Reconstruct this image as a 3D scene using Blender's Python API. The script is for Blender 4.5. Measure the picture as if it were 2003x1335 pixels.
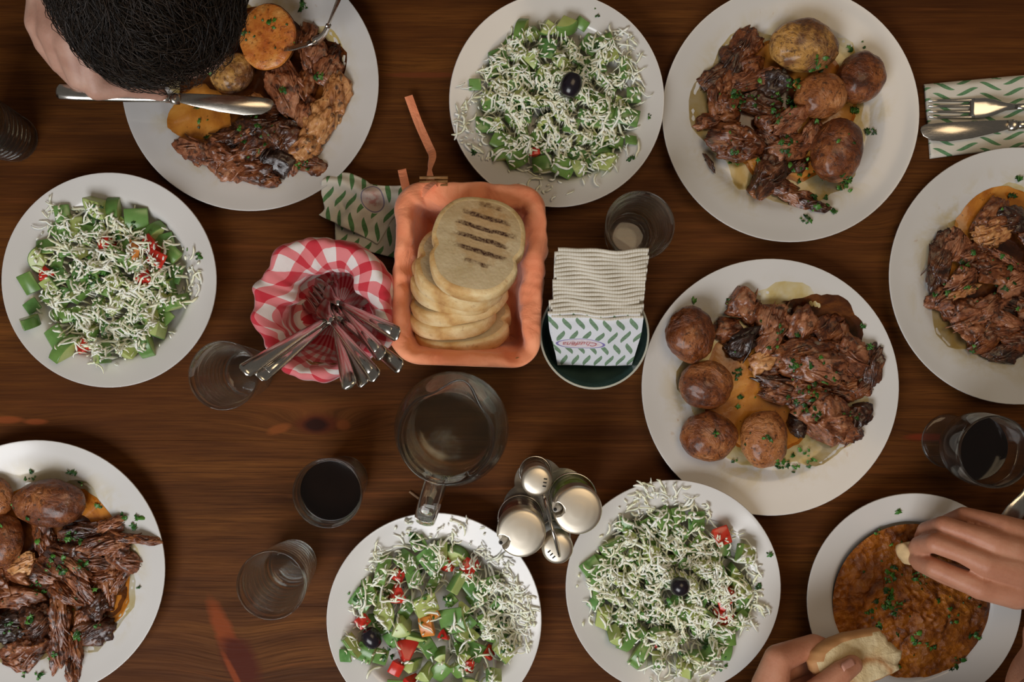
import bpy, bmesh, math, random
from mathutils import Vector, Matrix, noise, Euler
from mathutils.bvhtree import BVHTree

for o in list(bpy.data.objects):
    bpy.data.objects.remove(o, do_unlink=True)
scene = bpy.context.scene
COL = scene.collection
R = math.radians
PI = math.pi
random.seed(7)

# ------------------------------------------------------------------ camera, world, lights, exposure
CAM_H = 1.0            # camera height above the table top (m)
FPX = 1823.0           # focal length in pixels of the 2003 px wide frame
cam = bpy.data.cameras.new('camera')
cam.lens = FPX / 2003.0 * 36.0
cam.sensor_width = 36.0
cam.clip_start = 0.02
cam_o = bpy.data.objects.new('camera', cam)
cam_o.location = (0, 0, CAM_H)
COL.objects.link(cam_o)
scene.camera = cam_o

world = bpy.data.worlds.new('world')
scene.world = world
world.use_nodes = True
bg = world.node_tree.nodes['Background']
bg.inputs[0].default_value = (1.0, 0.92, 0.82, 1)
bg.inputs[1].default_value = 0.10

def area_light(name, loc, target, sx, sy, energy, color):
    l = bpy.data.lights.new(name, 'AREA')
    l.shape = 'RECTANGLE'; l.size = sx; l.size_y = sy
    l.energy = energy; l.color = color
    o = bpy.data.objects.new(name, l)
    o.location = loc
    o.rotation_euler = (Vector(target) - Vector(loc)).to_track_quat('-Z', 'Y').to_euler()
    COL.objects.link(o)
    return o
# daylight through a window on the near side of the table, and a warm ceiling lamp
area_light('window_light', (-0.62, -1.15, 1.30), (-0.12, -0.02, 0.0), 1.15, 0.85, 25, (0.985, 0.985, 1.0))
area_light('ceiling_lamp_light', (0.50, 0.45, 1.70), (0.2, 0.0, 0.0), 0.90, 0.90, 7.0, (1.0, 0.74, 0.46))

scene.view_settings.view_transform = 'Standard'
scene.view_settings.look = 'None'
scene.view_settings.gamma = 1.0
scene.view_settings.use_curve_mapping = False
scene.view_settings.exposure = -0.08

# ------------------------------------------------------------------ helpers
def at(px, py, z=0.0):
    """point in the room at height z for a place noted in the photograph"""
    k = (CAM_H - z) / FPX
    return Vector(((px - 1001.5) * k, -(py - 667.5) * k, z))
def mm(px, z=0.02):
    return px * (CAM_H - z) / FPX

def tag(o, label=None, cat=None, group=None, kind=None):
    if label: o['label'] = label
    if cat: o['category'] = cat
    if group: o['group'] = group
    if kind: o['kind'] = kind
    return o

def thing(name, label, cat, loc=(0, 0, 0), group=None, rotz=0.0):
    o = bpy.data.objects.new(name, None)
    o.empty_display_size = 0.02
    o.location = loc
    o.rotation_euler = (0, 0, rotz)
    COL.objects.link(o)
    return tag(o, label, cat, group)

def make_mesh(name, verts, faces, mats, smooth=True, uvs=None, fmat=None):
    me = bpy.data.meshes.new(name)
    me.from_pydata([tuple(v) for v in verts], [], faces)
    if not isinstance(mats, (list, tuple)): mats = [mats]
    for m in mats: me.materials.append(m)
    if fmat: me.polygons.foreach_set('material_index', fmat)
    if smooth: me.polygons.foreach_set('use_smooth', [True] * len(me.polygons))
    if uvs:
        ul = me.uv_layers.new(name='uv')
        buf = []
        for l in me.loops: buf += [uvs[l.vertex_index][0], uvs[l.vertex_index][1]]
        ul.data.foreach_set('uv', buf)
    me.update()
    return me

def obj(name, verts, faces, mats, parent=None, origin=None, smooth=True, uvs=None, fmat=None):
    """verts in world space; they are stored relative to the parent (or to origin)"""
    base = Vector((0, 0, 0))
    if parent is not None: base = parent.location.copy()
    elif origin is not None: base = Vector(origin)
    me = make_mesh(name, [Vector(v) - base for v in verts], faces, mats, smooth, uvs, fmat)
    o = bpy.data.objects.new(name, me)
    COL.objects.link(o)
    if parent is not None: o.parent = parent
    else: o.location = base
    return o

def place(name, me, parent=None, loc=(0, 0, 0), rot=(0, 0, 0), scale=(1, 1, 1)):
    o = bpy.data.objects.new(name, me)
    COL.objects.link(o)
    o.parent = parent
    o.location = loc; o.rotation_euler = rot; o.scale = scale
    return o

class Geo:
    def __init__(s): s.v = []; s.f = []; s.m = []; s.uv = []
    def add(s, vf, mi=0, M=None):
        n = len(s.v)
        v, f = vf[0], vf[1]
        if M is not None: v = [M @ Vector(p) for p in v]
        s.v += [Vector(p) for p in v]
        s.f += [tuple(i + n for i in q) for q in f]
        s.m += [mi] * len(f)
        return s
    def obj(s, name, mats, parent=None, origin=None, smooth=True):
        return obj(name, s.v, s.f, mats, parent, origin, smooth, None, s.m)

def lathe(profile, seg=48, c=(0, 0, 0)):
    """profile: list of (r, z); a point with r == 0 becomes a pole"""
    v, f, rows = [], [], []
    for r, z in profile:
        if r < 1e-7:
            rows.append([len(v)]); v.append((c[0], c[1], c[2] + z))
        else:
            row = []
            for i in range(seg):
                a = 2 * PI * i / seg
                row.append(len(v)); v.append((c[0] + r * math.cos(a), c[1] + r * math.sin(a), c[2] + z))
            rows.append(row)
    for a, b in zip(rows, rows[1:]):
        if len(a) == 1 and len(b) == 1: continue
        for i in range(seg):
            j = (i + 1) % seg
            if len(a) == 1: f.append((a[0], b[j], b[i]))
            elif len(b) == 1: f.append((a[i], a[j], b[0]))
            else: f.append((a[i], a[j], b[j], b[i]))
    return v, f

def tube(pts, radii, seg=8, up=None, flat=1.0, cap=True, closed=False):
    """swept tube; flat < 1 squashes it along the frame's second axis"""
    pts = [Vector(p) for p in pts]
    n = len(pts)
    if not isinstance(radii, (list, tuple)): radii = [radii] * n
    if not isinstance(flat, (list, tuple)): flat = [flat] * n
    v, f = [], []
    ref = Vector(up) if up else None
    prev = None
    for i in range(n):
        if closed: t = pts[(i + 1) % n] - pts[i - 1]
        else: t = pts[min(i + 1, n - 1)] - pts[max(i - 1, 0)]
        t.normalize()
        if ref is not None: b = ref - t * ref.dot(t)
        elif prev is not None: b = prev - t * prev.dot(t)
        else:
            g = Vector((0, 0, 1)) if abs(t.z) < .9 else Vector((1, 0, 0))
            b = g - t * g.dot(t)
        if b.length < 1e-6: b = Vector((1, 0, 0))
        b.normalize(); prev = b
        a = t.cross(b)
        for k in range(seg):
            w = 2 * PI * k / seg
            v.append(pts[i] + a * (radii[i] * math.cos(w)) + b * (radii[i] * flat[i] * math.sin(w)))
    m = n if closed else n - 1
    for i in range(m):
        j = (i + 1) % n
        for k in range(seg):
            l = (k + 1) % seg
            f.append((i * seg + k, i * seg + l, j * seg + l, j * seg + k))
    if cap and not closed:
        f.append(tuple(range(seg - 1, -1, -1)))
        f.append(tuple((n - 1) * seg + k for k in range(seg)))
    return v, f

def box(x0, x1, y0, y1, z0, z1):
    v = [(x, y, z) for z in (z0, z1) for y in (y0, y1) for x in (x0, x1)]
    return v, [(0, 2, 3, 1), (4, 5, 7, 6), (0, 1, 5, 4), (2, 6, 7, 3), (0, 4, 6, 2), (1, 3, 7, 5)]

def bevelled(vf, width, seg=1, angle=30):
    bm = bmesh.new()
    vs = [bm.verts.new(p) for p in vf[0]]
    for q in vf[1]:
        try: bm.faces.new([vs[i] for i in q])
        except ValueError: pass
    bm.normal_update()
    es = [e for e in bm.edges if len(e.link_faces) == 2 and e.calc_face_angle(0) > R(angle)]
    bmesh.ops.bevel(bm, geom=es, offset=width, segments=seg, affect='EDGES', profile=.6)
    bm.verts.index_update()
    v = [p.co.copy() for p in bm.verts]; f = [tuple(p.index for p in q.verts) for q in bm.faces]
    bm.free()
    return v, f

_ico = {}
def ico(sub):
    if sub not in _ico:
        bm = bmesh.new()
        bmesh.ops.create_icosphere(bm, subdivisions=sub, radius=1)
        bm.verts.index_update()
        _ico[sub] = ([p.co.copy() for p in bm.verts], [tuple(p.index for p in q.verts) for q in bm.faces])
        bm.free()
    return _ico[sub]

def fbm(p, o=4):
    return noise.fractal(p, 1.0, 2.0, o)

def smoothstep(a, b, x):
    t = max(0.0, min(1.0, (x - a) / (b - a)))
    return t * t * (3 - 2 * t)

def interp(tab, x):
    if x <= tab[0][0]: return tab[0][1]
    for (a, b), (c, d) in zip(tab, tab[1:]):
        if x <= c: return b + (d - b) * (x - a) / max(c - a, 1e-9)
    return tab[-1][1]

# ------------------------------------------------------------------ node helpers
class NT:
    def __init__(s, name):
        s.m = bpy.data.materials.new(name); s.m.use_nodes = True
        s.t = s.m.node_tree; s.n = s.t.nodes
        s.b = s.n['Principled BSDF']
    def new(s, typ, **kw):
        q = s.n.new(typ)
        for k, v in kw.items(): setattr(q, k, v)
        return q
    def put(s, sock, v):
        if v is None: return
        if isinstance(v, bpy.types.NodeSocket): s.t.links.new(v, sock)
        elif isinstance(v, (tuple, list)) and len(v) == 3 and sock.type == 'RGBA': sock.default_value = (*v, 1)
        else: sock.default_value = v
    def math(s, op, a, b=None, c=None, clamp=False):
        q = s.new('ShaderNodeMath', operation=op, use_clamp=clamp)
        s.put(q.inputs[0], a); s.put(q.inputs[1], b)
        if c is not None: s.put(q.inputs[2], c)
        return q.outputs[0]
    def obj(s): return s.new('ShaderNodeTexCoord').outputs['Object']
    def uv(s): return s.new('ShaderNodeTexCoord').outputs['UV']
    def xyz(s, v):
        q = s.new('ShaderNodeSeparateXYZ'); s.put(q.inputs[0], v); return q.outputs
    def vec(s, x, y, z=0.0):
        q = s.new('ShaderNodeCombineXYZ')
        s.put(q.inputs[0], x); s.put(q.inputs[1], y); s.put(q.inputs[2], z)
        return q.outputs[0]
    def scale(s, v, sc):
        q = s.new('ShaderNodeVectorMath', operation='MULTIPLY')
        s.put(q.inputs[0], v); q.inputs[1].default_value = sc
        return q.outputs[0]
    def addv(s, v, w):
        q = s.new('ShaderNodeVectorMath', operation='ADD')
        s.put(q.inputs[0], v); s.put(q.inputs[1], w)
        return q.outputs[0]
    def noise(s, v, scale, detail=4, rough=.55, dist=0.0, color=False):
        q = s.new('ShaderNodeTexNoise')
        s.put(q.inputs['Vector'], v); q.inputs['Scale'].default_value = scale
        q.inputs['Detail'].default_value = detail; q.inputs['Roughness'].default_value = rough
        q.inputs['Distortion'].default_value = dist
        return q.outputs['Color' if color else 'Fac']
    def voro(s, v, scale, feat='F1'):
        q = s.new('ShaderNodeTexVoronoi', feature=feat)
        s.put(q.inputs['Vector'], v); q.inputs['Scale'].default_value = scale
        return q.outputs['Distance']
    def ramp(s, fac, stops):
        q = s.new('ShaderNodeValToRGB'); s.put(q.inputs[0], fac)
        e = q.color_ramp.elements
        while len(e) < len(stops): e.new(.5)
        for i, (p, c) in enumerate(stops):
            e[i].position = p
            e[i].color = (*c, 1) if isinstance(c, (tuple, list)) else (c, c, c, 1)
        return q.outputs[0]
    def mix(s, fac, a, b, blend='MIX'):
        q = s.new('ShaderNodeMix', data_type='RGBA', blend_type=blend)
        s.put(q.inputs[0], fac); s.put(q.inputs[6], a); s.put(q.inputs[7], b)
        return q.outputs[2]
    def rand(s):
        return s.new('ShaderNodeObjectInfo').outputs['Random']
    def island(s):
        return s.new('ShaderNodeNewGeometry').outputs['Random Per Island']
    def bump(s, h, strength=.5, dist=.001):
        q = s.new('ShaderNodeBump'); s.put(q.inputs['Height'], h)
        q.inputs['Strength'].default_value = strength; q.inputs['Distance'].default_value = dist
        s.t.links.new(q.outputs[0], s.b.inputs['Normal'])
    def done(s, color=None, rough=None, metal=0.0, **kw):
        i = s.b.inputs
        s.put(i['Base Color'], color); s.put(i['Roughness'], rough); s.put(i['Metallic'], metal)
        for k, v in kw.items(): s.put(i[k.replace('_', ' ')], v)
        return s.m

def plain(name, color, rough=.5, metal=0.0, var=.12, nscale=60, bump=0.0, **kw):
    n = NT(name)
    f = n.noise(n.obj(), nscale, 3)
    a = tuple(max(0, c * (1 - var)) for c in color); b = tuple(min(1, c * (1 + var)) for c in color)
    c = n.ramp(f, [(.3, a), (.7, b)])
    if bump: n.bump(f, bump, .001)
    return n.done(c, rough, metal, **kw)
# ------------------------------------------------------------------ materials
def m_wood():
    n = NT('stained_pine')
    x, y, z = n.xyz(n.obj())
    f = y
    # grain bends around the knots of the boards: (place, half length, half width, lift)
    knots = [(at(622, 832), .060, .016, .020), (at(20, 823), .07, .010, .008), (at(1830, 856), .05, .010, .008),
             (at(470, 1290), .050, .050, .014), (at(815, 143), .05, .012, .006), (at(1700, 440), .04, .02, .012)]
    for p, a, b, k in knots:
        dx = n.math('DIVIDE', n.math('SUBTRACT', x, p.x), a)
        dy = n.math('DIVIDE', n.math('SUBTRACT', y, p.y), b)
        d = n.math('ADD', n.math('MULTIPLY', dx, dx), n.math('MULTIPLY', dy, dy))
        g = n.math('POWER', 2.718, n.math('MULTIPLY', d, -1.0))
        f = n.math('ADD', f, n.math('MULTIPLY', g, k))
    v = n.vec(n.math('MULTIPLY', x, 1.1), n.math('MULTIPLY', f, 16.0), n.math('MULTIPLY', z, 3.0))
    g1 = n.noise(v, 3.0, 6, .62, .25)
    v2 = n.vec(n.math('MULTIPLY', x, 7.0), n.math('MULTIPLY', f, 260.0), 0.0)
    g2 = n.noise(v2, 2.0, 5, .65)
    g3 = n.noise(n.vec(n.math('MULTIPLY', x, 2.2), n.math('MULTIPLY', f, 60.0), 4.0), 1.6, 4, .6)
    big = n.noise(n.vec(n.math('MULTIPLY', x, 2.0), n.math('MULTIPLY', y, 5.0), 2.0), 1.6, 3)
    c = n.ramp(g1, [(.30, (.052, .0165, .0034)), (.5, (.108, .0365, .0068)), (.68, (.165, .059, .0110)), (.8, (.115, .038, .0070))])
    c = n.mix(n.ramp(g2, [(.42, 0.0), (.66, .72)]), c, (.034, .0105, .0030))
    c = n.mix(n.ramp(g3, [(.60, 0.0), (.72, .55)]), c, (.23, .072, .016))
    c = n.mix(n.ramp(big, [(.35, .0), (.7, .45)]), c, (.090, .026, .0065))
    def spot(p, ang, a, b, soft):
        ca, sa = math.cos(ang), math.sin(ang)
        dx = n.math('SUBTRACT', x, p.x); dy = n.math('SUBTRACT', y, p.y)
        u = n.math('DIVIDE', n.math('ADD', n.math('MULTIPLY', dx, ca), n.math('MULTIPLY', dy, sa)), a)
        w = n.math('DIVIDE', n.math('SUBTRACT', n.math('MULTIPLY', dy, ca), n.math('MULTIPLY', dx, sa)), b)
        d = n.math('SQRT', n.math('ADD', n.math('MULTIPLY', u, u), n.math('MULTIPLY', w, w)))
        d = n.math('ADD', d, n.math('MULTIPLY', n.math('SUBTRACT', g3, .5), .7))
        return n.ramp(d, [(max(0.0, 1 - soft), 1.0), (1.0, 0.0)])
    for px, py, ang, a, b, col in [(622, 828, 0, .030, .014, (.085, .018, .005)), (618, 830, 0, .016, .010, (.024, .006, .003)),
                                   (70, 826, 0, .016, .004, (.26, .065, .018)), (15, 822, .0, .020, .005, (.22, .055, .014)),
                                   (545, 840, .3, .016, .006, (.19, .055, .012)), (672, 832, -.2, .009, .007, (.16, .045, .010)),
                                   (440, 1240, -1.15, .045, .012, (.21, .045, .010)), (472, 1300, -1.05, .040, .022, (.070, .012, .004)),
                                   (462, 1330, -1.1, .042, .0045, (.20, .04, .01)),
                                   (1815, 856, 0, .030, .005, (.15, .025, .008)), (830, 147, 0, .05, .0035, (.13, .035, .010)),
                                   (1790, 445, .3, .03, .012, (.030, .009, .004))]:
        c = n.mix(spot(at(px, py), ang, a, b, .45), c, col)
    h = n.math('ADD', n.math('MULTIPLY', g1, .5), n.math('MULTIPLY', g2, .5))
    n.bump(h, .25, .0010)
    return n.done(c, n.ramp(g2, [(.3, .52), (.7, .68)]), Specular_IOR_Level=.10)
M_WOOD = m_wood()

def m_ceramic(name, stain=0.0):
    n = NT(name)
    o = n.obj()
    c = n.ramp(n.noise(o, 9, 2), [(.3, (.60, .59, .57)), (.7, (.66, .65, .63))])
    if stain:
        x, y, z = n.xyz(o)
        r = n.math('SQRT', n.math('ADD', n.math('MULTIPLY', x, x), n.math('MULTIPLY', y, y)))
        w = n.addv(o, n.vec(n.math('MULTIPLY', n.rand(), 9.0), n.math('MULTIPLY', n.rand(), 5.0), 0.0))
        band = n.ramp(r, [(.085, 1.0), (.120, 0.0)])
        s = n.math('MULTIPLY', n.ramp(n.noise(w, 26, 4, .65, .6), [(.46, 0.0), (.62, stain)]), band)
        c = n.mix(s, c, (.50, .40, .16))
        s2 = n.math('MULTIPLY', n.ramp(n.noise(w, 120, 2, .5), [(.70, 0.0), (.76, .8)]), n.ramp(r, [(.08, 1.0), (.128, 0.0)]))
        s2 = n.math('MULTIPLY', s2, n.ramp(n.noise(w, 18, 2), [(.52, 0.0), (.62, 1.0)]))
        c = n.mix(s2, c, (.40, .20, .05))
    return n.done(c, .18, Specular_IOR_Level=.45, Coat_Weight=.25, Coat_Roughness=.12)
M_PLATE = m_ceramic('white_glazed_ceramic')
M_PLATE_ST = m_ceramic('white_glazed_ceramic_oily', .8)

def m_meat(name, cols, rough=.36, spec=.5):
    n = NT(name)
    o = n.obj()
    off = n.vec(n.math('MULTIPLY', n.rand(), 7.0), n.math('MULTIPLY', n.rand(), 3.0), n.math('MULTIPLY', n.rand(), 5.0))
    w = n.addv(o, off)
    fib = n.noise(n.scale(w, (1.0, 3.0, 3.0)), 80, 4, .6, 1.5)
    big = n.noise(w, 48, 5, .64, .8)
    c = n.ramp(n.math('ADD', n.math('MULTIPLY', fib, .36), n.math('MULTIPLY', big, .64)),
               [(.32, cols[0]), (.43, cols[1]), (.53, cols[2]), (.64, cols[3])])
    c = n.mix(n.ramp(n.noise(w, 150, 3), [(.55, 0.0), (.64, .8)]), c, (.018, .005, .002))
    c = n.mix(n.ramp(n.noise(w, 40, 3), [(.57, 0.0), (.66, .55)]), c, cols[3])
    n.bump(n.math('ADD', fib, n.math('MULTIPLY', big, 1.1)), .45, .0022)
    return n.done(c, n.ramp(n.noise(w, 90, 2), [(.35, rough - .16), (.65, rough + .18)]), Specular_IOR_Level=spec, Coat_Weight=.38, Coat_Roughness=.2)
M_MEAT = [m_meat('roast_meat_tan', [(.11, .030, .008), (.34, .125, .036), (.54, .25, .085), (.70, .41, .18)], .42),
          m_meat('roast_meat_pink', [(.032, .008, .003), (.115, .031, .010), (.26, .085, .032), (.48, .215, .105)]),
          m_meat('roast_meat_brown', [(.018, .004, .0015), (.080, .019, .005), (.19, .054, .015), (.36, .135, .045)], .30),
          m_meat('roast_meat_dark', [(.007, .002, .001), (.026, .007, .0025), (.075, .021, .007), (.20, .070, .025)], .26),
          m_meat('roast_meat_charred', [(.004, .002, .0015), (.010, .004, .0025), (.026, .011, .007), (.08, .04, .026)], .24)]

def m_potato(name, cols, golden=0.0):
    n = NT(name)
    o = n.obj()
    off = n.vec(n.math('MULTIPLY', n.rand(), 5.0), n.math('MULTIPLY', n.rand(), 2.0), n.math('MULTIPLY', n.rand(), 8.0))
    w = n.addv(o, off)
    big = n.noise(w, 30, 5, .65, .6)
    c = n.ramp(big, [(.30, cols[0]), (.47, cols[1]), (.60, cols[2]), (.75, cols[3])])
    if golden:
        c = n.mix(n.ramp(n.noise(o, 38, 3), [(.44, golden), (.56, 0.0)]), c, (.58, .30, .07))
    c = n.mix(n.ramp(n.noise(w, 240, 3, .6), [(.56, 0.0), (.66, .75)]), c, (.035, .011, .004))
    wr = n.noise(w, 52, 5, .62, 3.2)
    c = n.mix(n.ramp(wr, [(.36, .6), (.46, 0.0)]), c, cols[0])
    n.bump(n.math('ADD', n.math('MULTIPLY', wr, 1.4), n.math('MULTIPLY', n.noise(w, 260, 3), .25)), .9, .0032)
    return n.done(c, n.ramp(n.noise(w, 70, 2), [(.4, .26), (.6, .46)]), Specular_IOR_Level=.45, Subsurface_Weight=.04, Coat_Weight=.4, Coat_Roughness=.2)
POT = [(.050, .011, .0025), (.19, .050, .011), (.35, .118, .032), (.52, .225, .080)]
M_POT = m_potato('roast_potato_skin', POT)
M_POT_G = m_potato('roast_potato_golden', [(.075, .025, .007), (.24, .095, .026), (.36, .165, .05), (.48, .25, .08)], .9)
M_POT_O = m_potato('roast_potato_orange', [(.15, .040, .009), (.36, .120, .030), (.48, .19, .060), (.60, .30, .13)])

def m_potface():
    n = NT('cut_potato_paprika')
    o = n.obj()
    c = n.ramp(n.noise(o, 55, 5, .65), [(.30, (.36, .075, .012)), (.5, (.58, .20, .035)), (.7, (.72, .36, .10))])
    c = n.mix(n.ramp(n.noise(o, 260, 3, .6), [(.56, 0.0), (.68, .8)]), c, (.13, .03, .008))
    n.bump(n.noise(o, 170, 4), .8, .0016)
    return n.done(c, .38)
M_POTFACE = m_potface()

def m_sauce(name, a, b, c2):
    n = NT(name)
    o = n.obj()
    f = n.noise(o, 24, 5, .6, .7)
    c = n.ramp(f, [(.34, a), (.5, b), (.68, c2)])
    c = n.mix(n.ramp(n.noise(o, 190, 2), [(.66, 0.0), (.74, .7)]), c, (.06, .02, .006))
    n.bump(n.noise(o, 90, 3), .25, .001)
    return n.done(c, .16, Specular_IOR_Level=.5)
M_SAUCE_O = m_sauce('paprika_gravy', (.32, .095, .012), (.52, .20, .028), (.64, .30, .06))
M_SAUCE_B = m_sauce('brown_gravy', (.018, .005, .002), (.070, .020, .005), (.22, .070, .012))
def m_oil():
    n = NT('thin_cooking_juice')
    f = n.noise(n.obj(), 34, 4, .6, .5)
    c = n.ramp(f, [(.35, (.90, .80, .50)), (.65, (.97, .94, .84))])
    gl = n.new('ShaderNodeBsdfGlossy'); gl.inputs['Roughness'].default_value = .08
    tr = n.new('ShaderNodeBsdfTransparent'); n.put(tr.inputs['Color'], c)
    fr = n.new('ShaderNodeFresnel'); fr.inputs['IOR'].default_value = 1.35
    mx = n.new('ShaderNodeMixShader'); n.t.links.new(fr.outputs[0], mx.inputs[0])
    n.t.links.new(tr.outputs[0], mx.inputs[1]); n.t.links.new(gl.outputs[0], mx.inputs[2])
    n.t.links.new(mx.outputs[0], n.n['Material Output'].inputs['Surface'])
    n.n.remove(n.b)
    return n.m
M_OIL = m_oil()

def m_stew():
    n = NT('paprika_stew')
    o = n.obj()
    f = n.noise(o, 62, 6, .68, .5)
    c = n.ramp(f, [(.30, (.040, .009, .0015)), (.42, (.18, .048, .005)), (.55, (.36, .110, .009)), (.72, (.55, .21, .03))])
    x, y, z = n.xyz(o)
    dark = n.ramp(n.noise(o, 20, 3), [(.45, 0.0), (.65, .6)])
    c = n.mix(dark, c, (.080, .020, .005))
    n.bump(n.math('ADD', f, n.math('MULTIPLY', n.voro(o, 150), .6)), .9, .004)
    return n.done(c, .24, Specular_IOR_Level=.35)
M_STEW = m_stew()

def m_green(name, cols, rough=.3, sc=80):
    n = NT(name)
    c = n.ramp(n.noise(n.addv(n.obj(), n.vec(n.rand(), n.rand(), 0.0)), sc, 4), [(.32, cols[0]), (.68, cols[1])])
    c = n.mix(n.math('MULTIPLY', n.rand(), .45), c, cols[2])
    return n.done(c, rough, Subsurface_Weight=.08, Subsurface_Scale=.004, Specular_IOR_Level=.5)
M_CUKE_FLESH = m_green('cucumber_flesh', [(.30, .40, .11), (.46, .55, .22), (.44, .46, .12)], .28)
M_CUKE_SKIN = m_green('cucumber_skin', [(.080, .19, .045), (.15, .29, .075), (.20, .32, .06)], .25)
M_PEPPER = m_green('green_pepper', [(.075, .20, .050), (.15, .32, .10), (.22, .33, .07)], .2)
M_TOMATO = m_green('tomato_flesh', [(.42, .012, .010), (.62, .035, .022), (.58, .07, .03)], .18)
M_CARROT = m_green('orange_pepper', [(.55, .16, .02), (.68, .26, .05), (.62, .25, .05)], .25)
def m_parsley():
    n = NT('parsley_leaf')
    c = n.ramp(n.island(), [(.0, (.010, .045, .008)), (.5, (.030, .125, .018)), (1.0, (.09, .25, .03))])
    return n.done(c, .4)
M_PARSLEY = m_parsley()
def m_cheese():
    n = NT('white_brine_cheese')
    c = n.ramp(n.island(), [(.0, (.86, .87, .62)), (.35, (.91, .92, .78)), (.7, (.93, .94, .88)), (1.0, (.90, .88, .66))])
    n.bump(n.noise(n.obj(), 700, 2), .3, .0004)
    return n.done(c, .55, Subsurface_Weight=.10, Subsurface_Scale=.003)
M_CHEESE = m_cheese()
M_OLIVE = plain('black_olive', (.012, .009, .014), .22, 0, .3, 90, .15)

def m_glass(name, col=(1, 1, 1), rough=0.0, ior=1.46, bend=.86, haze=.006):
    n = NT(name)
    f = n.noise(n.obj(), 30, 2)
    c = n.ramp(f, [(.3, tuple(.97 * k for k in col)), (.7, col)])
    # half of the light passes straight through the thin wall, the rest is bent and mirrored by it
    gl = n.new('ShaderNodeBsdfGlass'); n.put(gl.inputs['Color'], c); gl.inputs['Roughness'].default_value = rough; gl.inputs['IOR'].default_value = ior
    tr = n.new('ShaderNodeBsdfTransparent'); n.put(tr.inputs['Color'], c)
    mx = n.new('ShaderNodeMixShader'); mx.inputs[0].default_value = bend
    n.t.links.new(tr.outputs[0], mx.inputs[1]); n.t.links.new(gl.outputs[0], mx.inputs[2])
    df = n.new('ShaderNodeBsdfDiffuse'); df.inputs['Color'].default_value = (.8, .8, .74, 1)
    m2 = n.new('ShaderNodeMixShader'); m2.inputs[0].default_value = haze
    n.t.links.new(mx.outputs[0], m2.inputs[1]); n.t.links.new(df.outputs[0], m2.inputs[2])
    n.t.links.new(m2.outputs[0], n.n['Material Output'].inputs['Surface'])
    n.n.remove(n.b)
    return n.m
M_GLASS = m_glass('clear_glass', (.985, .99, .975))
M_GLASS_THIN = m_glass('thin_jar_glass', (.985, .99, .975), 0.0, 1.46, .3, .01)
M_WATER = m_glass('water', (.97, .97, .93), 0.0, 1.33, .4, 0.0)
M_COLA = plain('dark_cola', (.006, .0025, .0015), .06, 0, .2, 30)
M_OLIVEOIL = plain('green_oil', (.20, .34, .025), .1, 0, .25, 30)
M_VINEGAR = plain('dark_vinegar', (.13, .016, .008), .08, 0, .25, 30)
M_SALT = plain('white_salt', (.7, .7, .68), .8, 0, .1, 300)
M_PEPPERPOWDER = plain('ground_pepper', (.12, .06, .03), .9, 0, .5, 400)

def m_steel(name, col, rough, bump=0.0):
    n = NT(name)
    o = n.obj()
    f = n.noise(n.scale(o, (1.0, 9.0, 1.0)), 160, 3)
    c = n.ramp(f, [(.3, tuple(k * .9 for k in col)), (.7, col)])
    if bump: n.bump(n.noise(o, 60, 2), bump, .001)
    return n.done(c, n.ramp(f, [(.3, rough * .8), (.7, rough * 1.2)]), 1.0)
M_STEEL = m_steel('polished_steel', (.66, .63, .58), .20)
M_STEEL_B = plain('satin_lid_steel', (.76, .69, .57), .40, 1.0, .05, 40)
M_BLADE = m_steel('knife_blade_steel', (.62, .57, .50), .24)
M_DARKSLOT = plain('lid_hole_dark', (.01, .008, .006), .8)
M_PLASTIC = plain('clear_grey_plastic', (.42, .40, .36), .3)

def m_gingham():
    n = NT('red_gingham_cloth')
    u, v, _ = n.xyz(n.uv())
    def stripe(t):
        return n.math('GREATER_THAN', n.math('FRACT', n.math('DIVIDE', t, .0270)), .5)
    s = n.math('MULTIPLY', n.math('ADD', stripe(u), stripe(v)), .5)
    c = n.ramp(s, [(.0, (.70, .66, .64)), (.45, (.66, .19, .20)), (.55, (.66, .19, .20)), (1.0, (.50, .014, .030))])
    th = n.math('ADD', n.math('SINE', n.math('MULTIPLY', u, 5200.0)), n.math('SINE', n.math('MULTIPLY', v, 5200.0)))
    c = n.mix(n.ramp(n.noise(n.obj(), 30, 3), [(.3, .0), (.7, .18)]), c, (.45, .05, .07))
    n.bump(n.math('ADD', n.math('MULTIPLY', th, .08), n.noise(n.obj(), 120, 4)), .35, .0008)
    return n.done(c, .85, Sheen_Weight=.2)
M_GINGHAM = m_gingham()
def m_orange():
    n = NT('orange_cotton_cloth')
    o = n.obj()
    c = n.ramp(n.noise(o, 22, 4, .6, .5), [(.3, (.78, .235, .105)), (.7, (.92, .38, .20))])
    c = n.mix(n.ramp(n.noise(o, 300, 2), [(.72, 0.0), (.78, .4)]), c, (.35, .08, .03))
    rd = n.math('ABSOLUTE', n.math('SUBTRACT', n.noise(o, 26, 3, .5, 1.0), .5))
    n.bump(n.math('ADD', n.math('MULTIPLY', rd, 3.0), n.math('MULTIPLY', n.noise(o, 900, 2), .15)), .45, .0030)
    return n.done(c, .8, Sheen_Weight=.25)
M_ORANGE = m_orange()
M_WICKER = plain('wicker_cane', (.26, .13, .045), .5, 0, .35, 140, .2)

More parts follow.
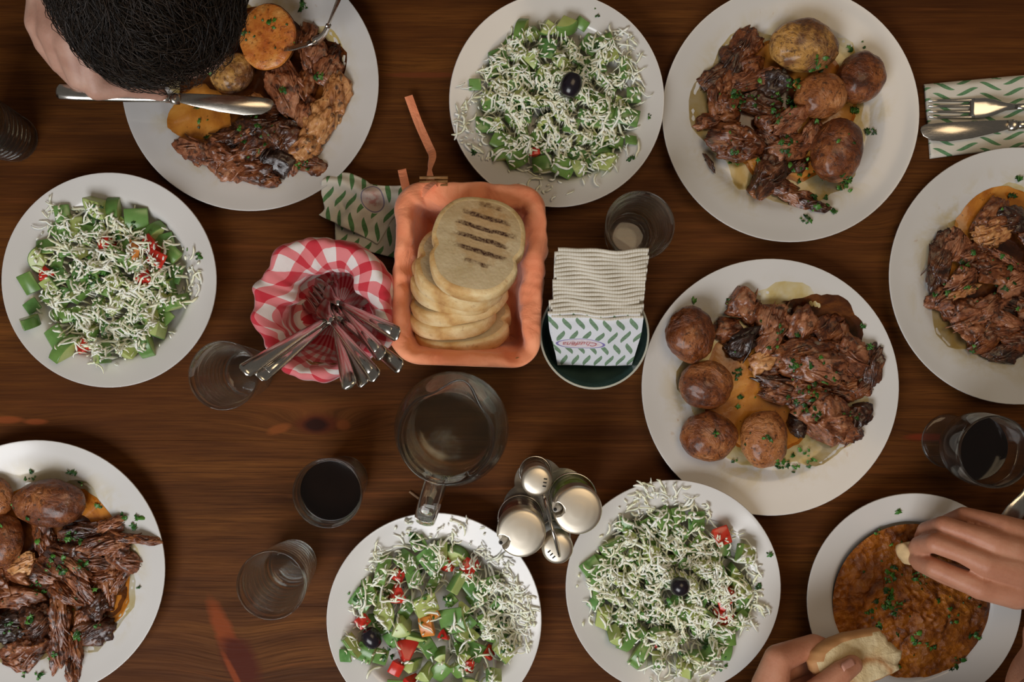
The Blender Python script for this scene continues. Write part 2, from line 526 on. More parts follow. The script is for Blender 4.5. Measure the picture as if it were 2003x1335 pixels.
def m_crumb():
    n = NT('toasted_bread_crumb')
    o = n.obj()
    x, y, z = n.xyz(o)
    base = n.ramp(n.noise(o, 60, 5, .65), [(.3, (.52, .40, .21)), (.7, (.66, .54, .34))])
    # grill bars pressed across the slice
    wob = n.math('MULTIPLY', n.math('SUBTRACT', n.noise(o, 45, 3), .5), .006)
    t = n.math('FRACT', n.math('DIVIDE', n.math('ADD', n.math('ADD', y, wob), n.math('ADD', .2005, n.math('MULTIPLY', x, .10))), .0125))
    bar = n.math('SUBTRACT', 1.0, n.math('MULTIPLY', n.math('ABSOLUTE', n.math('SUBTRACT', t, .5)), 4.2), None, True)
    bar = n.math('MULTIPLY', bar, 2.2, None, True)
    d = n.math('ADD', n.math('POWER', n.math('DIVIDE', n.math('SUBTRACT', x, .004), .031), 2.0), n.math('POWER', n.math('DIVIDE', n.math('SUBTRACT', y, .010), .036), 2.0))
    msk = n.ramp(n.math('ADD', d, n.math('MULTIPLY', n.math('SUBTRACT', n.noise(o, 120, 3), .5), 1.5)), [(.55, 1.0), (.95, 0.0)])
    bar = n.math('MULTIPLY', n.math('MULTIPLY', bar, msk), n.ramp(n.noise(o, 420, 3), [(.35, .5), (.6, 1.0)]))
    c = n.mix(n.math('MULTIPLY', n.math('ADD', n.math('MULTIPLY', msk, .5), n.ramp(y, [(.012, 0.0), (.045, .55)])), .9, None, True), base, (.48, .27, .10))
    c = n.mix(bar, c, (.050, .014, .004))
    n.bump(n.math('ADD', n.noise(o, 220, 5), n.math('MULTIPLY', n.voro(o, 300), .4)), .35, .0012)
    return n.done(c, .85, Subsurface_Weight=.05)
M_CRUMB = m_crumb()
def m_crust():
    n = NT('pale_bread_crust')
    o = n.obj()
    c = n.ramp(n.noise(o, 26, 5, .6), [(.28, (.40, .18, .05)), (.42, (.62, .38, .14)), (.58, (.78, .60, .32)), (.8, (.84, .71, .46))])
    c = n.mix(n.ramp(n.noise(o, 150, 3), [(.62, 0.0), (.72, .4)]), c, (.36, .17, .055))
    n.bump(n.noise(o, 160, 4), .5, .0015)
    return n.done(c, .75, Subsurface_Weight=.05)
M_CRUST = m_crust()

def m_napkin(name, rot=0.0, logo=None, du=.0250, dv=.0118, amp=.0040, half=.20, green=(.12, .27, .13), paper=(.74, .71, .63)):
    """printed paper: rows of S-shaped green strokes, turned the other way in every second column"""
    n = NT(name)
    u0, v0, _ = n.xyz(n.uv())
    ca, sa = math.cos(rot), math.sin(rot)
    u = n.math('ADD', n.math('MULTIPLY', u0, ca), n.math('MULTIPLY', v0, sa))
    v = n.math('SUBTRACT', n.math('MULTIPLY', v0, ca), n.math('MULTIPLY', u0, sa))
    cu = n.math('DIVIDE', u, du)
    col = n.math('FLOOR', cu)
    odd = n.math('SUBTRACT', n.math('MULTIPLY', n.math('PINGPONG', col, 1.0), 2.0), 1.0)
    a = n.math('SUBTRACT', n.math('MULTIPLY', n.math('FRACT', cu), 2.0), 1.0)      # -1..1 along the stroke
    vv = n.math('ADD', v, n.math('MULTIPLY', odd, dv * .25))
    # S curve in v (metres)
    s = n.math('MULTIPLY', n.math('MULTIPLY', n.math('SINE', n.math('MULTIPLY', a, 1.57)), odd), amp)
    rel = n.math('SUBTRACT', n.math('FRACT', n.math('DIVIDE', n.math('SUBTRACT', vv, s), dv)), .5)
    half = n.math('MULTIPLY', n.math('SUBTRACT', .92, n.math('MULTIPLY', a, a)), half)
    ink = n.math('LESS_THAN', n.math('ABSOLUTE', rel), half)
    pc = n.ramp(n.noise(n.obj(), 35, 3), [(.3, tuple(k * .93 for k in paper)), (.7, paper)])
    if logo:
        lu, lv, la, lb, ring, fill = logo
        x = n.math('DIVIDE', n.math('SUBTRACT', u0, lu), la); y = n.math('DIVIDE', n.math('SUBTRACT', v0, lv), lb)
        d = n.math('SQRT', n.math('ADD', n.math('MULTIPLY', x, x), n.math('MULTIPLY', y, y)))
        ink = n.math('MULTIPLY', ink, n.math('GREATER_THAN', d, 1.12))
    c = n.mix(ink, pc, n.ramp(n.noise(n.obj(), 300, 2), [(.3, tuple(k * .8 for k in green)), (.7, tuple(k * 1.25 for k in green))]))
    if logo:
        c = n.mix(n.math('LESS_THAN', d, 1.0), c, n.mix(n.math('MULTIPLY', n.ramp(n.noise(n.obj(), 170, 3), [(.42, 0.0), (.60, .8)]), n.ramp(d, [(.3, 1.0), (.85, 0.0)])), fill, (.52, .19, .16)))
        c = n.mix(n.math('LESS_THAN', n.math('ABSOLUTE', n.math('SUBTRACT', d, 1.0)), .055), c, ring)
    n.bump(n.math('ADD', n.noise(n.obj(), 90, 4), n.voro(n.obj(), 1500)), .25, .0006)
    return n.done(c, .9)
M_NAP_FLAT = m_napkin('printed_napkin_flat')
M_NAP_FRONT = m_napkin('printed_napkin_front', R(90), (-.0155, -.002, .0235, .0088, (.22, .18, .42), (.70, .64, .68)), .0235, .0125, .0034, .25, (.16, .26, .16), (.74, .76, .80))
M_NAP_CRUMP = m_napkin('printed_napkin_crumpled', R(72), (.0165, .0155, .0112, .0120, (.24, .22, .32), (.66, .55, .50)), .0215, .0135, .0034, .22, (.10, .24, .09), (.72, .69, .60))
def m_naptex():
    n = NT('ribbed_paper_edge')
    o = n.obj()
    x, y, z = n.xyz(o)
    c = n.ramp(n.noise(n.scale(o, (1.0, 1.0, 6.0)), 60, 3), [(.3, (.56, .53, .45)), (.7, (.70, .67, .59))])
    rib = n.math('SINE', n.math('MULTIPLY', x, 2600.0))
    n.bump(n.math('ADD', n.math('MULTIPLY', rib, .35), n.noise(o, 240, 3)), .5, .0008)
    return n.done(c, .92)
M_NAPTEX = m_naptex()
M_RED_INK = plain('faded_red_ink', (.50, .16, .17), .8)
M_BOWL_IN = plain('teal_glazed_bowl', (.055, .105, .095), .22, 0, .25, 30, Coat_Weight=.3)
M_BOWL_RIM = plain('pale_bowl_rim', (.46, .47, .40), .3, 0, .1, 30)

def m_skin(name, cols):
    n = NT(name)
    o = n.obj()
    c = n.ramp(n.noise(o, 28, 5, .6), [(.3, cols[0]), (.5, cols[1]), (.7, cols[2])])
    n.bump(n.math('ADD', n.noise(o, 420, 4), n.math('MULTIPLY', n.noise(o, 45, 3), .6)), .22, .0012)
    return n.done(c, .46, Subsurface_Weight=.14, Subsurface_Scale=.006, Subsurface_Radius=(1.0, .4, .25), Specular_IOR_Level=.35)
M_SKIN_P = m_skin('pale_skin', [(.44, .23, .165), (.53, .30, .22), (.60, .37, .28)])
M_SKIN_W = m_skin('warm_skin', [(.40, .165, .095), (.50, .225, .135), (.56, .28, .18)])
M_NAIL = plain('fingernail', (.56, .28, .21), .3)
M_CLOTH_K = plain('black_jersey', (.008, .007, .008), .9, 0, .3, 60, .3)
M_CLOTH_B = plain('dark_brown_knit', (.020, .011, .007), .9, 0, .3, 60, .3)
def m_hair(name, cols):
    n = NT(name)
    c = n.ramp(n.island(), [(.0, cols[0]), (1.0, cols[1])])
    return n.done(c, .42, Specular_IOR_Level=.4)
M_HAIR = m_hair('dark_brown_hair', [(.004, .0026, .0018), (.034, .021, .013)])
M_HAIR2 = m_hair('short_brown_hair', [(.010, .006, .003), (.035, .02, .011)])
M_FLOOR = plain('dark_floor', (.012, .008, .006), .7)
M_BENCH = plain('dark_bench_wood', (.030, .012, .006), .5)
M_EYE = plain('eye_white', (.7, .68, .65), .2)

# ------------------------------------------------------------------ setting: floor, table, benches
v, f = box(-2.5, 2.5, -2.5, 2.5, -.80, -.75)
fl = obj('floor', v, f, M_FLOOR, smooth=False); tag(fl, 'dark floor under the wooden table', 'floor', kind='structure')

TABLE_Y = .44
table = thing('dining_table', 'dark stained pine table top of long planks under the plates', 'table', (0, 0, -.75))
seams = [-TABLE_Y] + [at(0, q).y for q in (1187, 862, 545, 232)] + [TABLE_Y]
for i, (a, b) in enumerate(zip(seams, seams[1:])):
    vf = bevelled(box(-1.05, 1.05, a + .00008, b - .00008, -.032, 0.0), .00018, 1)
    obj('plank', vf[0], vf[1], M_WOOD, table, smooth=False)
# the wood material reads object coordinates, whose height is shifted by the table's base only
for sx in (-1, 1):
    for sy in (-1, 1):
        vf = bevelled(box(sx * .95 - .035, sx * .95 + .035, sy * .36 - .035, sy * .36 + .035, -.75, -.0325), .004, 1)
        obj('leg', vf[0], vf[1], M_BENCH, table, smooth=False)
for sy in (-1, 1):
    vf = box(-.914, .914, sy * .36 - .012, sy * .36 + .012, -.12, -.0325)
    obj('apron', vf[0], vf[1], M_BENCH, table, smooth=False)
# ------------------------------------------------------------------ plates
DINNER = [(0, .0058), (.080, .0060), (.090, .0072), (.098, .0112), (.103, .0130), (.120, .0172), (.1335, .0214), (.1348, .0216), (.1352, .0208)]
DINNER_UNDER = [(.1348, .0196), (.120, .0130), (.100, .0075), (.088, .0030), (.086, .0), (.080, .0), (.078, .0022), (0, .0022)]
SALAD = [(0, .0065), (.062, .0070), (.071, .0095), (.078, .0165), (.083, .0235), (.087, .0262), (.100, .0298), (.1105, .0328), (.1114, .0328), (.1118, .0320)]
SALAD_UNDER = [(.1114, .0308), (.100, .0262), (.086, .0222), (.080, .0160), (.072, .0060), (.066, .0030), (.064, 0.0), (.059, 0.0), (.057, .0025), (0, .0025)]
def refine(p, n=3):
    out = []
    m = len(p)
    for i in range(m - 1):
        p0, p1, p2, p3 = p[max(i - 1, 0)], p[i], p[i + 1], p[min(i + 2, m - 1)]
        for k in range(n):
            t = k / n
            q = []
            for d in (0, 1):
                a = [(p2[d] - p0[d]) * .5, (p3[d] - p1[d]) * .5]
                h = 2 * t**3 - 3 * t**2 + 1, t**3 - 2 * t**2 + t, -2 * t**3 + 3 * t**2, t**3 - t**2
                q.append(h[0] * p1[d] + h[1] * a[0] * .6 + h[2] * p2[d] + h[3] * a[1] * .6)
            out.append((max(q[0], 0) if (i + k or p[0][0] > 0) else 0.0, q[1]))
    out.append(p[-1])
    return out
def plate_mesh(name, top, under, m):
    v, f = lathe(list(reversed(refine(top, 3) + under)), 96)
    return make_mesh(name, v, f, m)
ME_DINNER = plate_mesh('dinner_plate', DINNER, DINNER_UNDER, M_PLATE_ST)
ME_SALAD = plate_mesh('salad_plate', SALAD, SALAD_UNDER, M_PLATE)

class Dish:
    def __init__(s, px, py, kind, where, label, cat='plate'):
        s.prof = DINNER if kind == 'dinner' else SALAD
        rim = s.prof[-2][1]
        s.px, s.py = px, py
        c = at(px, py, rim); s.c = Vector((c.x, c.y, 0))
        s.where = where
        o = place('dinner_plate' if kind == 'dinner' else 'soup_plate', ME_DINNER if kind == 'dinner' else ME_SALAD, None, s.c, (0, 0, random.uniform(0, 6)))
        tag(o, label, 'plate', 'large white dinner plates' if kind == 'dinner' else 'smaller deep white plates')
        s.V, s.F = [], []
        v, f = lathe(list(reversed(s.prof)), 64, s.c)
        s.grow(v, f)
        s._t = None
    def grow(s, v, f):
        n = len(s.V)
        s.V += [tuple(p) for p in v]; s.F += [tuple(i + n for i in q) for q in f]; s._t = None
    def floor(s, p):
        return interp(s.prof, math.hypot(p.x - s.c.x, p.y - s.c.y))
    def top(s, x, y):
        if s._t is None: s._t = BVHTree.FromPolygons(s.V, s.F)
        h = s._t.ray_cast(Vector((x, y, .5)), Vector((0, 0, -1)))
        return h[0].z if h[0] is not None else 0.0
    def side(s, px, py, reach=.5):
        dx, dy = (px - s.px), (py - s.py)
        R0 = 150.0
        if math.hypot(dx, dy) < R0 * .38: return 'in the middle of'
        a = math.degrees(math.atan2(-dy, dx)) % 360
        return ['at the right of', 'at the upper right of', 'at the top of', 'at the upper left of', 'at the left of',
                'at the lower left of', 'at the bottom of', 'at the lower right of'][int((a + 22.5) // 45) % 8]

# ------------------------------------------------------------------ food pieces
def blob(seed, hx, hy, hz, sub=4, amp=.22, freq=1.5, planes=5, fibre=.05, cut=(.62, .92), pinch=0.0):
    rnd = random.Random(seed)
    v, f = ico(sub)
    so = Vector((seed * 1.37 % 50, seed * .73 % 50, seed * 2.11 % 50))
    pl = []
    for _ in range(planes):
        d = Vector((rnd.gauss(0, 1), rnd.gauss(0, 1), rnd.gauss(0, .7))); d.normalize()
        pl.append((d, rnd.uniform(*cut)))
    out = []
    for p in v:
        k = 1 + amp * fbm(p * freq + so, 3)
        if fibre:
            k += fibre * (1 - 2 * abs(noise.noise(Vector((p.x * 1.6, p.y * 7, p.z * 7)) + so)))
        q = p * k
        for d, c in pl:
            e = q.dot(d) - c
            if e > 0: q = q - d * (e * .85)
        if pinch: q = Vector((q.x, q.y * (1 - pinch * abs(q.x) ** 2), q.z * (1 - pinch * q.x ** 2)))
        out.append(Vector((q.x * hx, q.y * hy, q.z * hz)))
    return out, f

TONE = ['tan', 'pinkish', 'brown', 'dark', 'charred']
_seed = [100]
def meat(d, px, py, lx, ly, ang=0, tone=1, lift=0.0, hz=None, strands=3):
    """a torn chunk of roast meat, half sizes lx, ly in photo pixels, ang counter-clockwise"""
    _seed[0] += 1
    sd = _seed[0]
    rnd = random.Random(sd)
    hx, hy = mm(lx), mm(ly)
    hz = hz or min(.016, max(.005, .62 * min(hx, hy)))
    big = max(lx, ly) > 34
    v, f = blob(sd, hx * 1.08, hy * 1.10, hz, 5 if big else 4, .55, 2.0, 7, .06)
    hr = [random.Random(sd + 77).uniform(-1, 1) for _ in range(2)]
    v = [Vector((p.x, p.y, p.z * (1 + .5 * (hr[0] * p.x / hx + hr[1] * p.y / hy)))) for p in v]
    g = Geo().add((v, f))
    for _ in range(strands):
        y0 = rnd.uniform(-.7, .7) * hy; x0 = rnd.uniform(-.3, .3) * hx; ln = rnd.uniform(.5, .95) * hx
        a0 = rnd.uniform(-.35, .35)
        pts = []
        for k in range(6):
            t = -1 + 2 * k / 5
            x, y = x0 + ln * t * math.cos(a0), y0 + ln * t * math.sin(a0)
            e = 1 - (x / hx) ** 2 - (y / hy) ** 2
            z = hz * (math.sqrt(max(e, .0)) * .9) + .0006 * rnd.uniform(-1, 1) - (.002 if e <= 0 else 0)
            pts.append((x, y + .0012 * math.sin(3 * t + sd), z))
        rr = rnd.uniform(.0008, .0016)
        g.add(tube(pts, [rr * .4, rr, rr * 1.2, rr, rr * .9, rr * .3], 6))
    p = at(px, py, .012)
    z = max(d.floor(p), .0065) + hz * .72 + lift
    p = at(px, py, z)
    floor = d.floor(p)
    M = Matrix.Translation(p) @ Matrix.Rotation(R(ang), 4, 'Z')
    g.v = [Vector((q.x, q.y, max(q.z, floor - z + .0005))) for q in g.v]
    me = make_mesh('roast_meat', g.v, g.f, M_MEAT[tone])
    o = place('roast_meat', me, None, p, (0, 0, R(ang)))
    d.grow([M @ q for q in g.v], g.f)
    size = 'large' if lx * ly > 1500 else ('small' if lx * ly < 500 else 'medium')
    tag(o, f'{size} {TONE[tone]} meat {d.side(px, py)} {d.where}', 'meat', 'roast meat on ' + d.where)
    return o

def potato(d, px, py, rx, ry, ang, look, label, hz=None):
    _seed[0] += 1
    hx, hy = mm(rx, .03), mm(ry, .03)
    hz = hz or .78 * min(hx, hy)
    v, f = blob(_seed[0], hx, hy, hz, 5, .075, 1.3, 0, 0)
    so = Vector((_seed[0], 3, 1))
    v = [q * (1 + .022 * abs(noise.noise(q * 130 + so)) - .016 * abs(noise.noise(q * 260 + so))) for q in v]
    p0 = at(px, py, .02)
    z = max(d.floor(p0), .007) + hz * .90
    p = at(px, py, z)
    fl = d.floor(p)
    v = [Vector((q.x, q.y, max(q.z, fl - z + .0004))) for q in v]
    o = place('roast_potato', make_mesh('roast_potato', v, f, look), None, p, (0, 0, R(ang)))
    M = Matrix.Translation(p) @ Matrix.Rotation(R(ang), 4, 'Z')
    d.grow([M @ q for q in v], f)
    return tag(o, label, 'potato', 'roast potatoes')

def puddle(d, px, py, rx, ry, ang, m, z, label, seed, name='gravy', wob=.22):
    hx, hy = mm(rx), mm(ry)
    c = at(px, py, z)
    n = 72
    v = [Vector((0, 0, z))]; f = []
    rings = (.35, .7, .92, 1.0)
    for k, s in enumerate(rings):
        for i in range(n):
            a = 2 * PI * i / n
            w = 1 + wob * fbm(Vector((math.cos(a) * 1.4 + seed, math.sin(a) * 1.4, seed * .7)), 4)
            x, y = hx * math.cos(a) * w * s, hy * math.sin(a) * w * s
            ca, sa = math.cos(R(ang)), math.sin(R(ang))
            v.append(Vector((x * ca - y * sa, x * sa + y * ca, z - (.0016 if k == 3 else 0))))
    for i in range(n): f.append((0, 1 + i, 1 + (i + 1) % n))
    for k in range(3):
        for i in range(n):
            j = (i + 1) % n
            f.append((1 + k * n + i, 1 + (k + 1) * n + i, 1 + (k + 1) * n + j, 1 + k * n + j))
    v = [q + Vector((c.x, c.y, 0)) for q in v]
    # keep the pool in the well: nowhere below the glaze
    v = [Vector((q.x, q.y, max(q.z, d.floor(q) + .00025))) for q in v]
    o = obj(name, v, f, m, None, (c.x, c.y, z))
    d.grow(v, f)
    return tag(o, label, 'gravy')

def leaf_bits(rnd, pts, size):
    """chopped parsley: little lobed, folded leaves"""
    g = Geo()
    for p in pts:
        s = size * rnd.choice((.45, .6, .8, 1.0, 1.3, 1.6))
        lob = rnd.choice((5, 6, 7))
        base = []
        for k in range(lob * 2):
            a = 2 * PI * k / (lob * 2)
            r = s * (1.0 if k % 2 == 0 else rnd.uniform(.45, .85)) * rnd.uniform(.6, 1.2)
            base.append(Vector((r * math.cos(a), rnd.uniform(.5, .85) * r * math.sin(a), s * .35 * abs(math.sin(a)) + rnd.uniform(-.1, .1) * s)))
        vs = [Vector((0, 0, -.1 * s))] + base + [q - Vector((0, 0, .00035)) for q in base]
        n = lob * 2
        fs = [(0, 1 + k, 1 + (k + 1) % n) for k in range(n)] + [(1 + k, 1 + n + k, 1 + n + (k + 1) % n, 1 + (k + 1) % n) for k in range(n)]
        M = Matrix.Translation(p) @ Euler((rnd.uniform(-.5, .5), rnd.uniform(-.5, .5), rnd.uniform(0, 6.3))).to_matrix().to_4x4()
        g.add((vs, fs), 0, M)
    return g

def parsley(d, seed, clumps, scatter, label, spread=150, size=.0030):
    """clumps: (px, py, radius px, count)"""
    rnd = random.Random(seed)
    pts = []
    def drop(px, py):
        p = at(px, py, .03)
        for _ in range(3):
            z = d.top(p.x, p.y); p = at(px, py, z)
        pts.append(p + Vector((0, 0, .0007)))
    for px, py, r, n in clumps:
        for _ in range(n):
            a = rnd.uniform(0, 6.3); q = r * math.sqrt(rnd.random())
            drop(px + q * math.cos(a), py + q * math.sin(a))
    for _ in range(scatter):
        a = rnd.uniform(0, 6.3); q = spread * math.sqrt(rnd.random())
        drop(d.px + q * math.cos(a), d.py + q * math.sin(a))
    g = leaf_bits(rnd, pts, size)
    o = g.obj('chopped_parsley', M_PARSLEY, None, (d.c.x, d.c.y, .01))
    return tag(o, label, 'parsley', kind='stuff')

# ---- dinner plate, top left: under the bent head
D1 = Dish(489, 161, 'dinner', 'the upper left plate', 'large white plate of roast meat under the bent dark-haired head')
puddle(D1, 500, 170, 172, 168, 0, M_OIL, .0074, 'thin yellow cooking juice on the plate under the bent head', 3)
puddle(D1, 520, 165, 150, 150, 20, M_SAUCE_B, .0080, 'dark brown gravy in the plate under the bent head', 11)
puddle(D1, 392, 225, 62, 58, -30, M_SAUCE_O, .0086, 'orange gravy below the knife blade on the plate under the bent head', 5)
for a in [(385, 292, 42, 24, -20, 1), (428, 305, 38, 28, -12, 1), (470, 316, 40, 30, 10, 1), (505, 335, 40, 30, 15, 2), (525, 352, 24, 14, -10, 2, .002),
          (455, 268, 52, 22, 18, 3), (500, 246, 44, 28, 0, 3, .004), (545, 268, 36, 34, 60, 3, .006), (500, 288, 30, 22, 30, 2, .008),
          (540, 312, 28, 34, 70, 4, .006), (577, 312, 34, 13, 80, 1, .004), (605, 320, 30, 17, -20, 2), (482, 262, 22, 10, 30, 1, .012), (552, 252, 30, 7, -25, 1, .014),
          (600, 288, 30, 26, 40, 0, .006), (628, 245, 44, 26, 68, 0, .006), (655, 185, 48, 24, 82, 0, .003), (640, 140, 30, 24, 60, 1), (600, 225, 34, 24, 75, 1, .004),
          (553, 178, 48, 24, 105, 1, .005), (575, 160, 44, 16, 110, 1, .008), (598, 160, 32, 22, 80, 2), (520, 215, 36, 20, 0, 3), (598, 70, 34, 16, 70, 1), (618, 105, 30, 24, 60, 1),
          (652, 112, 26, 16, 60, 3), (600, 112, 34, 12, 100, 1, .004), (488, 198, 14, 10, 20, 0, .008), (506, 195, 14, 9, -30, 0, .008)]:
    meat(D1, *a)
potato(D1, 455, 143, 46, 36, 35, M_POT_G, 'yellow-skinned roast potato touching the dark hair on the upper left plate')
def cut_potato():
    p = at(523, 72, .034)
    hx, hy = mm(57, .034), mm(64, .034)
    n = 64
    t = thing('halved_potato', 'halved potato with orange paprika face held by the fork', 'potato', (p.x, p.y, .010), 'roast potatoes')
    prof = [(1.0, 0.0), (.985, .0025), (.95, .0036), (.6, .0040), (.25, .0042), (0, .0042)]
    v, f = lathe(prof, n)
    M = Matrix.Translation((p.x, p.y, .0315)) @ Euler((R(6), R(-7), R(-12))).to_matrix().to_4x4()
    top = []
    for q in v:
        w = 1 + .04 * fbm(Vector((q[0] * 1.3, q[1] * 1.3, 2.0)), 3)
        top.append(M @ Vector((q[0] * hx * w, q[1] * hy * w, q[2] + .0009 * fbm(Vector((q[0] * 7, q[1] * 7, 0)), 3))))
    obj('cut_face', top, f, M_POTFACE, t)
    D1.grow(top, f)
    prof = [(0, -.0200), (.45, -.0190), (.78, -.0145), (.97, -.006), (1.015, 0.0)]
    v, f = lathe(prof, n)
    low = []
    for q in v:
        w = 1 + .04 * fbm(Vector((q[0] * 1.3, q[1] * 1.3, 2.0)), 3)
        low.append(M @ Vector((q[0] * hx * w, q[1] * hy * w, q[2])))
    obj('skin', low, f, M_POT_O, t)
cut_potato()
parsley(D1, 21, [(400, 250, 22, 5), (550, 178, 10, 6), (592, 320, 16, 9), (500, 265, 40, 16), (480, 60, 10, 5), (510, 60, 34, 7), (590, 12, 12, 5), (622, 150, 10, 4)], 10,
        'green parsley bits over the meat under the bent head')

# ---- dinner plate, top right
D2 = Dish(1547, 222, 'dinner', 'the upper right plate', 'large white plate of roast meat and four potatoes at the upper right')
puddle(D2, 1540, 235, 172, 172, 0, M_OIL, .0074, 'thin yellow cooking juice on the upper right plate', 8)
puddle(D2, 1535, 215, 140, 138, 0, M_SAUCE_O, .0080, 'orange gravy under the meat on the upper right plate', 14)
puddle(D2, 1470, 215, 92, 90, 0, M_SAUCE_B, .0086, 'brown gravy at the left of the upper right plate', 31)
for a in [(1452, 92, 36, 26, 65, 2), (1438, 122, 34, 26, 50, 3), (1470, 128, 26, 20, 20, 2, .003), (1398, 152, 34, 18, 25, 3), (1412, 190, 36, 28, 80, 2), (1388, 236, 26, 16, 20, 1), (1425, 225, 26, 20, 0, 2),
          (1466, 158, 40, 20, 18, 1, .006), (1500, 148, 30, 14, 15, 1, .010), (1522, 165, 30, 26, 40, 4, .006), (1485, 205, 44, 26, -10, 3, .002), (1510, 235, 36, 22, 30, 2, .004),
          (1450, 282, 50, 38, -15, 2, .004), (1420, 262, 30, 26, 20, 2), (1548, 238, 44, 20, 22, 1, .012), (1582, 262, 40, 15, 62, 1, .008), (1532, 290, 42, 24, 12, 1, .008), (1500, 268, 30, 18, -30, 2, .002),
          (1508, 338, 40, 34, 30, 3, .004), (1492, 370, 30, 18, 15, 2), (1525, 365, 34, 20, -20, 2), (1562, 390, 36, 16, -22, 2), (1600, 405, 28, 8, -20, 3), (1388, 318, 20, 5, -62, 3),
          (1560, 322, 22, 14, 40, 3)]:
    meat(D2, *a)
potato(D2, 1572, 90, 68, 52, -3, M_POT_G, 'large golden potato at the top of the upper right plate')
potato(D2, 1684, 152, 46, 52, -15, M_POT, 'round brown potato at the right edge of the upper right plate')
potato(D2, 1606, 186, 52, 44, 10, M_POT_O, 'orange glossy potato between the other potatoes on the upper right plate')
potato(D2, 1637, 294, 50, 64, -12, M_POT, 'large oval brown potato at the lower right of the upper right plate')
parsley(D2, 22, [(1530, 205, 26, 26), (1455, 195, 26, 24), (1548, 165, 16, 14), (1600, 125, 22, 10), (1655, 358, 18, 18), (1660, 262, 3, 1), (1703, 258, 8, 6), (1662, 97, 6, 3), (1600, 395, 20, 10), (1575, 430, 10, 8), (1628, 412, 8, 5),
                 (1572, 330, 24, 12), (1545, 285, 20, 12), (1440, 305, 20, 8), (1690, 90, 10, 2), (1672, 212, 8, 6)], 14, 'green parsley bits over the upper right plate')

# ---- dinner plate, right of centre
D3 = Dish(1507, 758, 'dinner', 'the right centre plate', 'large white plate of roast meat and four potatoes right of the napkin bowl')
puddle(D3, 1530, 745, 172, 168, 0, M_OIL, .0074, 'thin yellow cooking juice on the right centre plate', 6)
puddle(D3, 1480, 770, 112, 116, 40, M_SAUCE_O, .0080, 'orange gravy between potatoes and meat on the right centre plate', 17)
puddle(D3, 1590, 672, 108, 92, -25, M_SAUCE_B, .0086, 'brown gravy behind the meat on the right centre plate', 19)
for a in [(1452, 592, 34, 28, 80, 1), (1470, 612, 26, 20, 40, 2), (1425, 645, 30, 24, 10, 2), (1455, 668, 34, 26, 60, 4, .004), (1440, 690, 26, 14, -40, 3), (1508, 628, 40, 28, 80, 1, .002), (1505, 668, 34, 24, 60, 1, .006),
          (1562, 640, 32, 26, 70, 1, .004), (1612, 645, 34, 30, 50, 2), (1645, 655, 26, 16, 70, 2), (1492, 702, 32, 22, 30, 0, .004), (1500, 728, 28, 16, 0, 2, .002),
          (1575, 700, 56, 36, 15, 2, .006), (1610, 720, 50, 36, -12, 1, .010), (1662, 712, 44, 36, -30, 1, .004), (1702, 722, 42, 18, 80, 3), (1690, 760, 22, 14, 30, 2), (1640, 690, 40, 22, 0, 3, .002),
          (1530, 752, 44, 14, -14, 3, .006), (1530, 772, 40, 20, 10, 1, .004), (1580, 768, 42, 28, 0, 2, .006), (1570, 800, 30, 22, -30, 1, .002), (1562, 828, 22, 22, 0, 4),
          (1628, 822, 48, 44, -10, 1, .004), (1650, 845, 34, 28, 30, 2), (1682, 815, 22, 32, -15, 3), (1605, 795, 32, 16, 20, 4, .004), (1650, 765, 40, 20, 10, 2)]:
    meat(D3, *a)
potato(D3, 1350, 655, 49, 54, 15, M_POT, 'topmost brown potato at the left of the right centre plate')
potato(D3, 1381, 753, 54, 48, 0, M_POT, 'second brown potato from the top at the left of the right centre plate')
potato(D3, 1386, 855, 56, 49, 0, M_POT, 'lowest left brown potato on the right centre plate')
potato(D3, 1495, 860, 47, 57, 0, M_POT_O, 'wrinkled oval potato at the bottom of the right centre plate')
parsley(D3, 23, [(1550, 720, 10, 6), (1445, 732, 12, 6), (1600, 735, 60, 14), (1590, 808, 14, 9), (1570, 785, 30, 16), (1530, 690, 30, 6), (1530, 905, 14, 8), (1585, 890, 14, 8), (1560, 900, 26, 10), (1400, 846, 8, 4), (1500, 860, 10, 5),
                 (1665, 800, 22, 7), (1355, 590, 6, 2), (1687, 637, 3, 2), (1438, 905, 6, 3), (1700, 680, 8, 3), (1425, 590, 6, 3), (1524, 645, 8, 5)], 12, 'green parsley bits over the right centre plate')

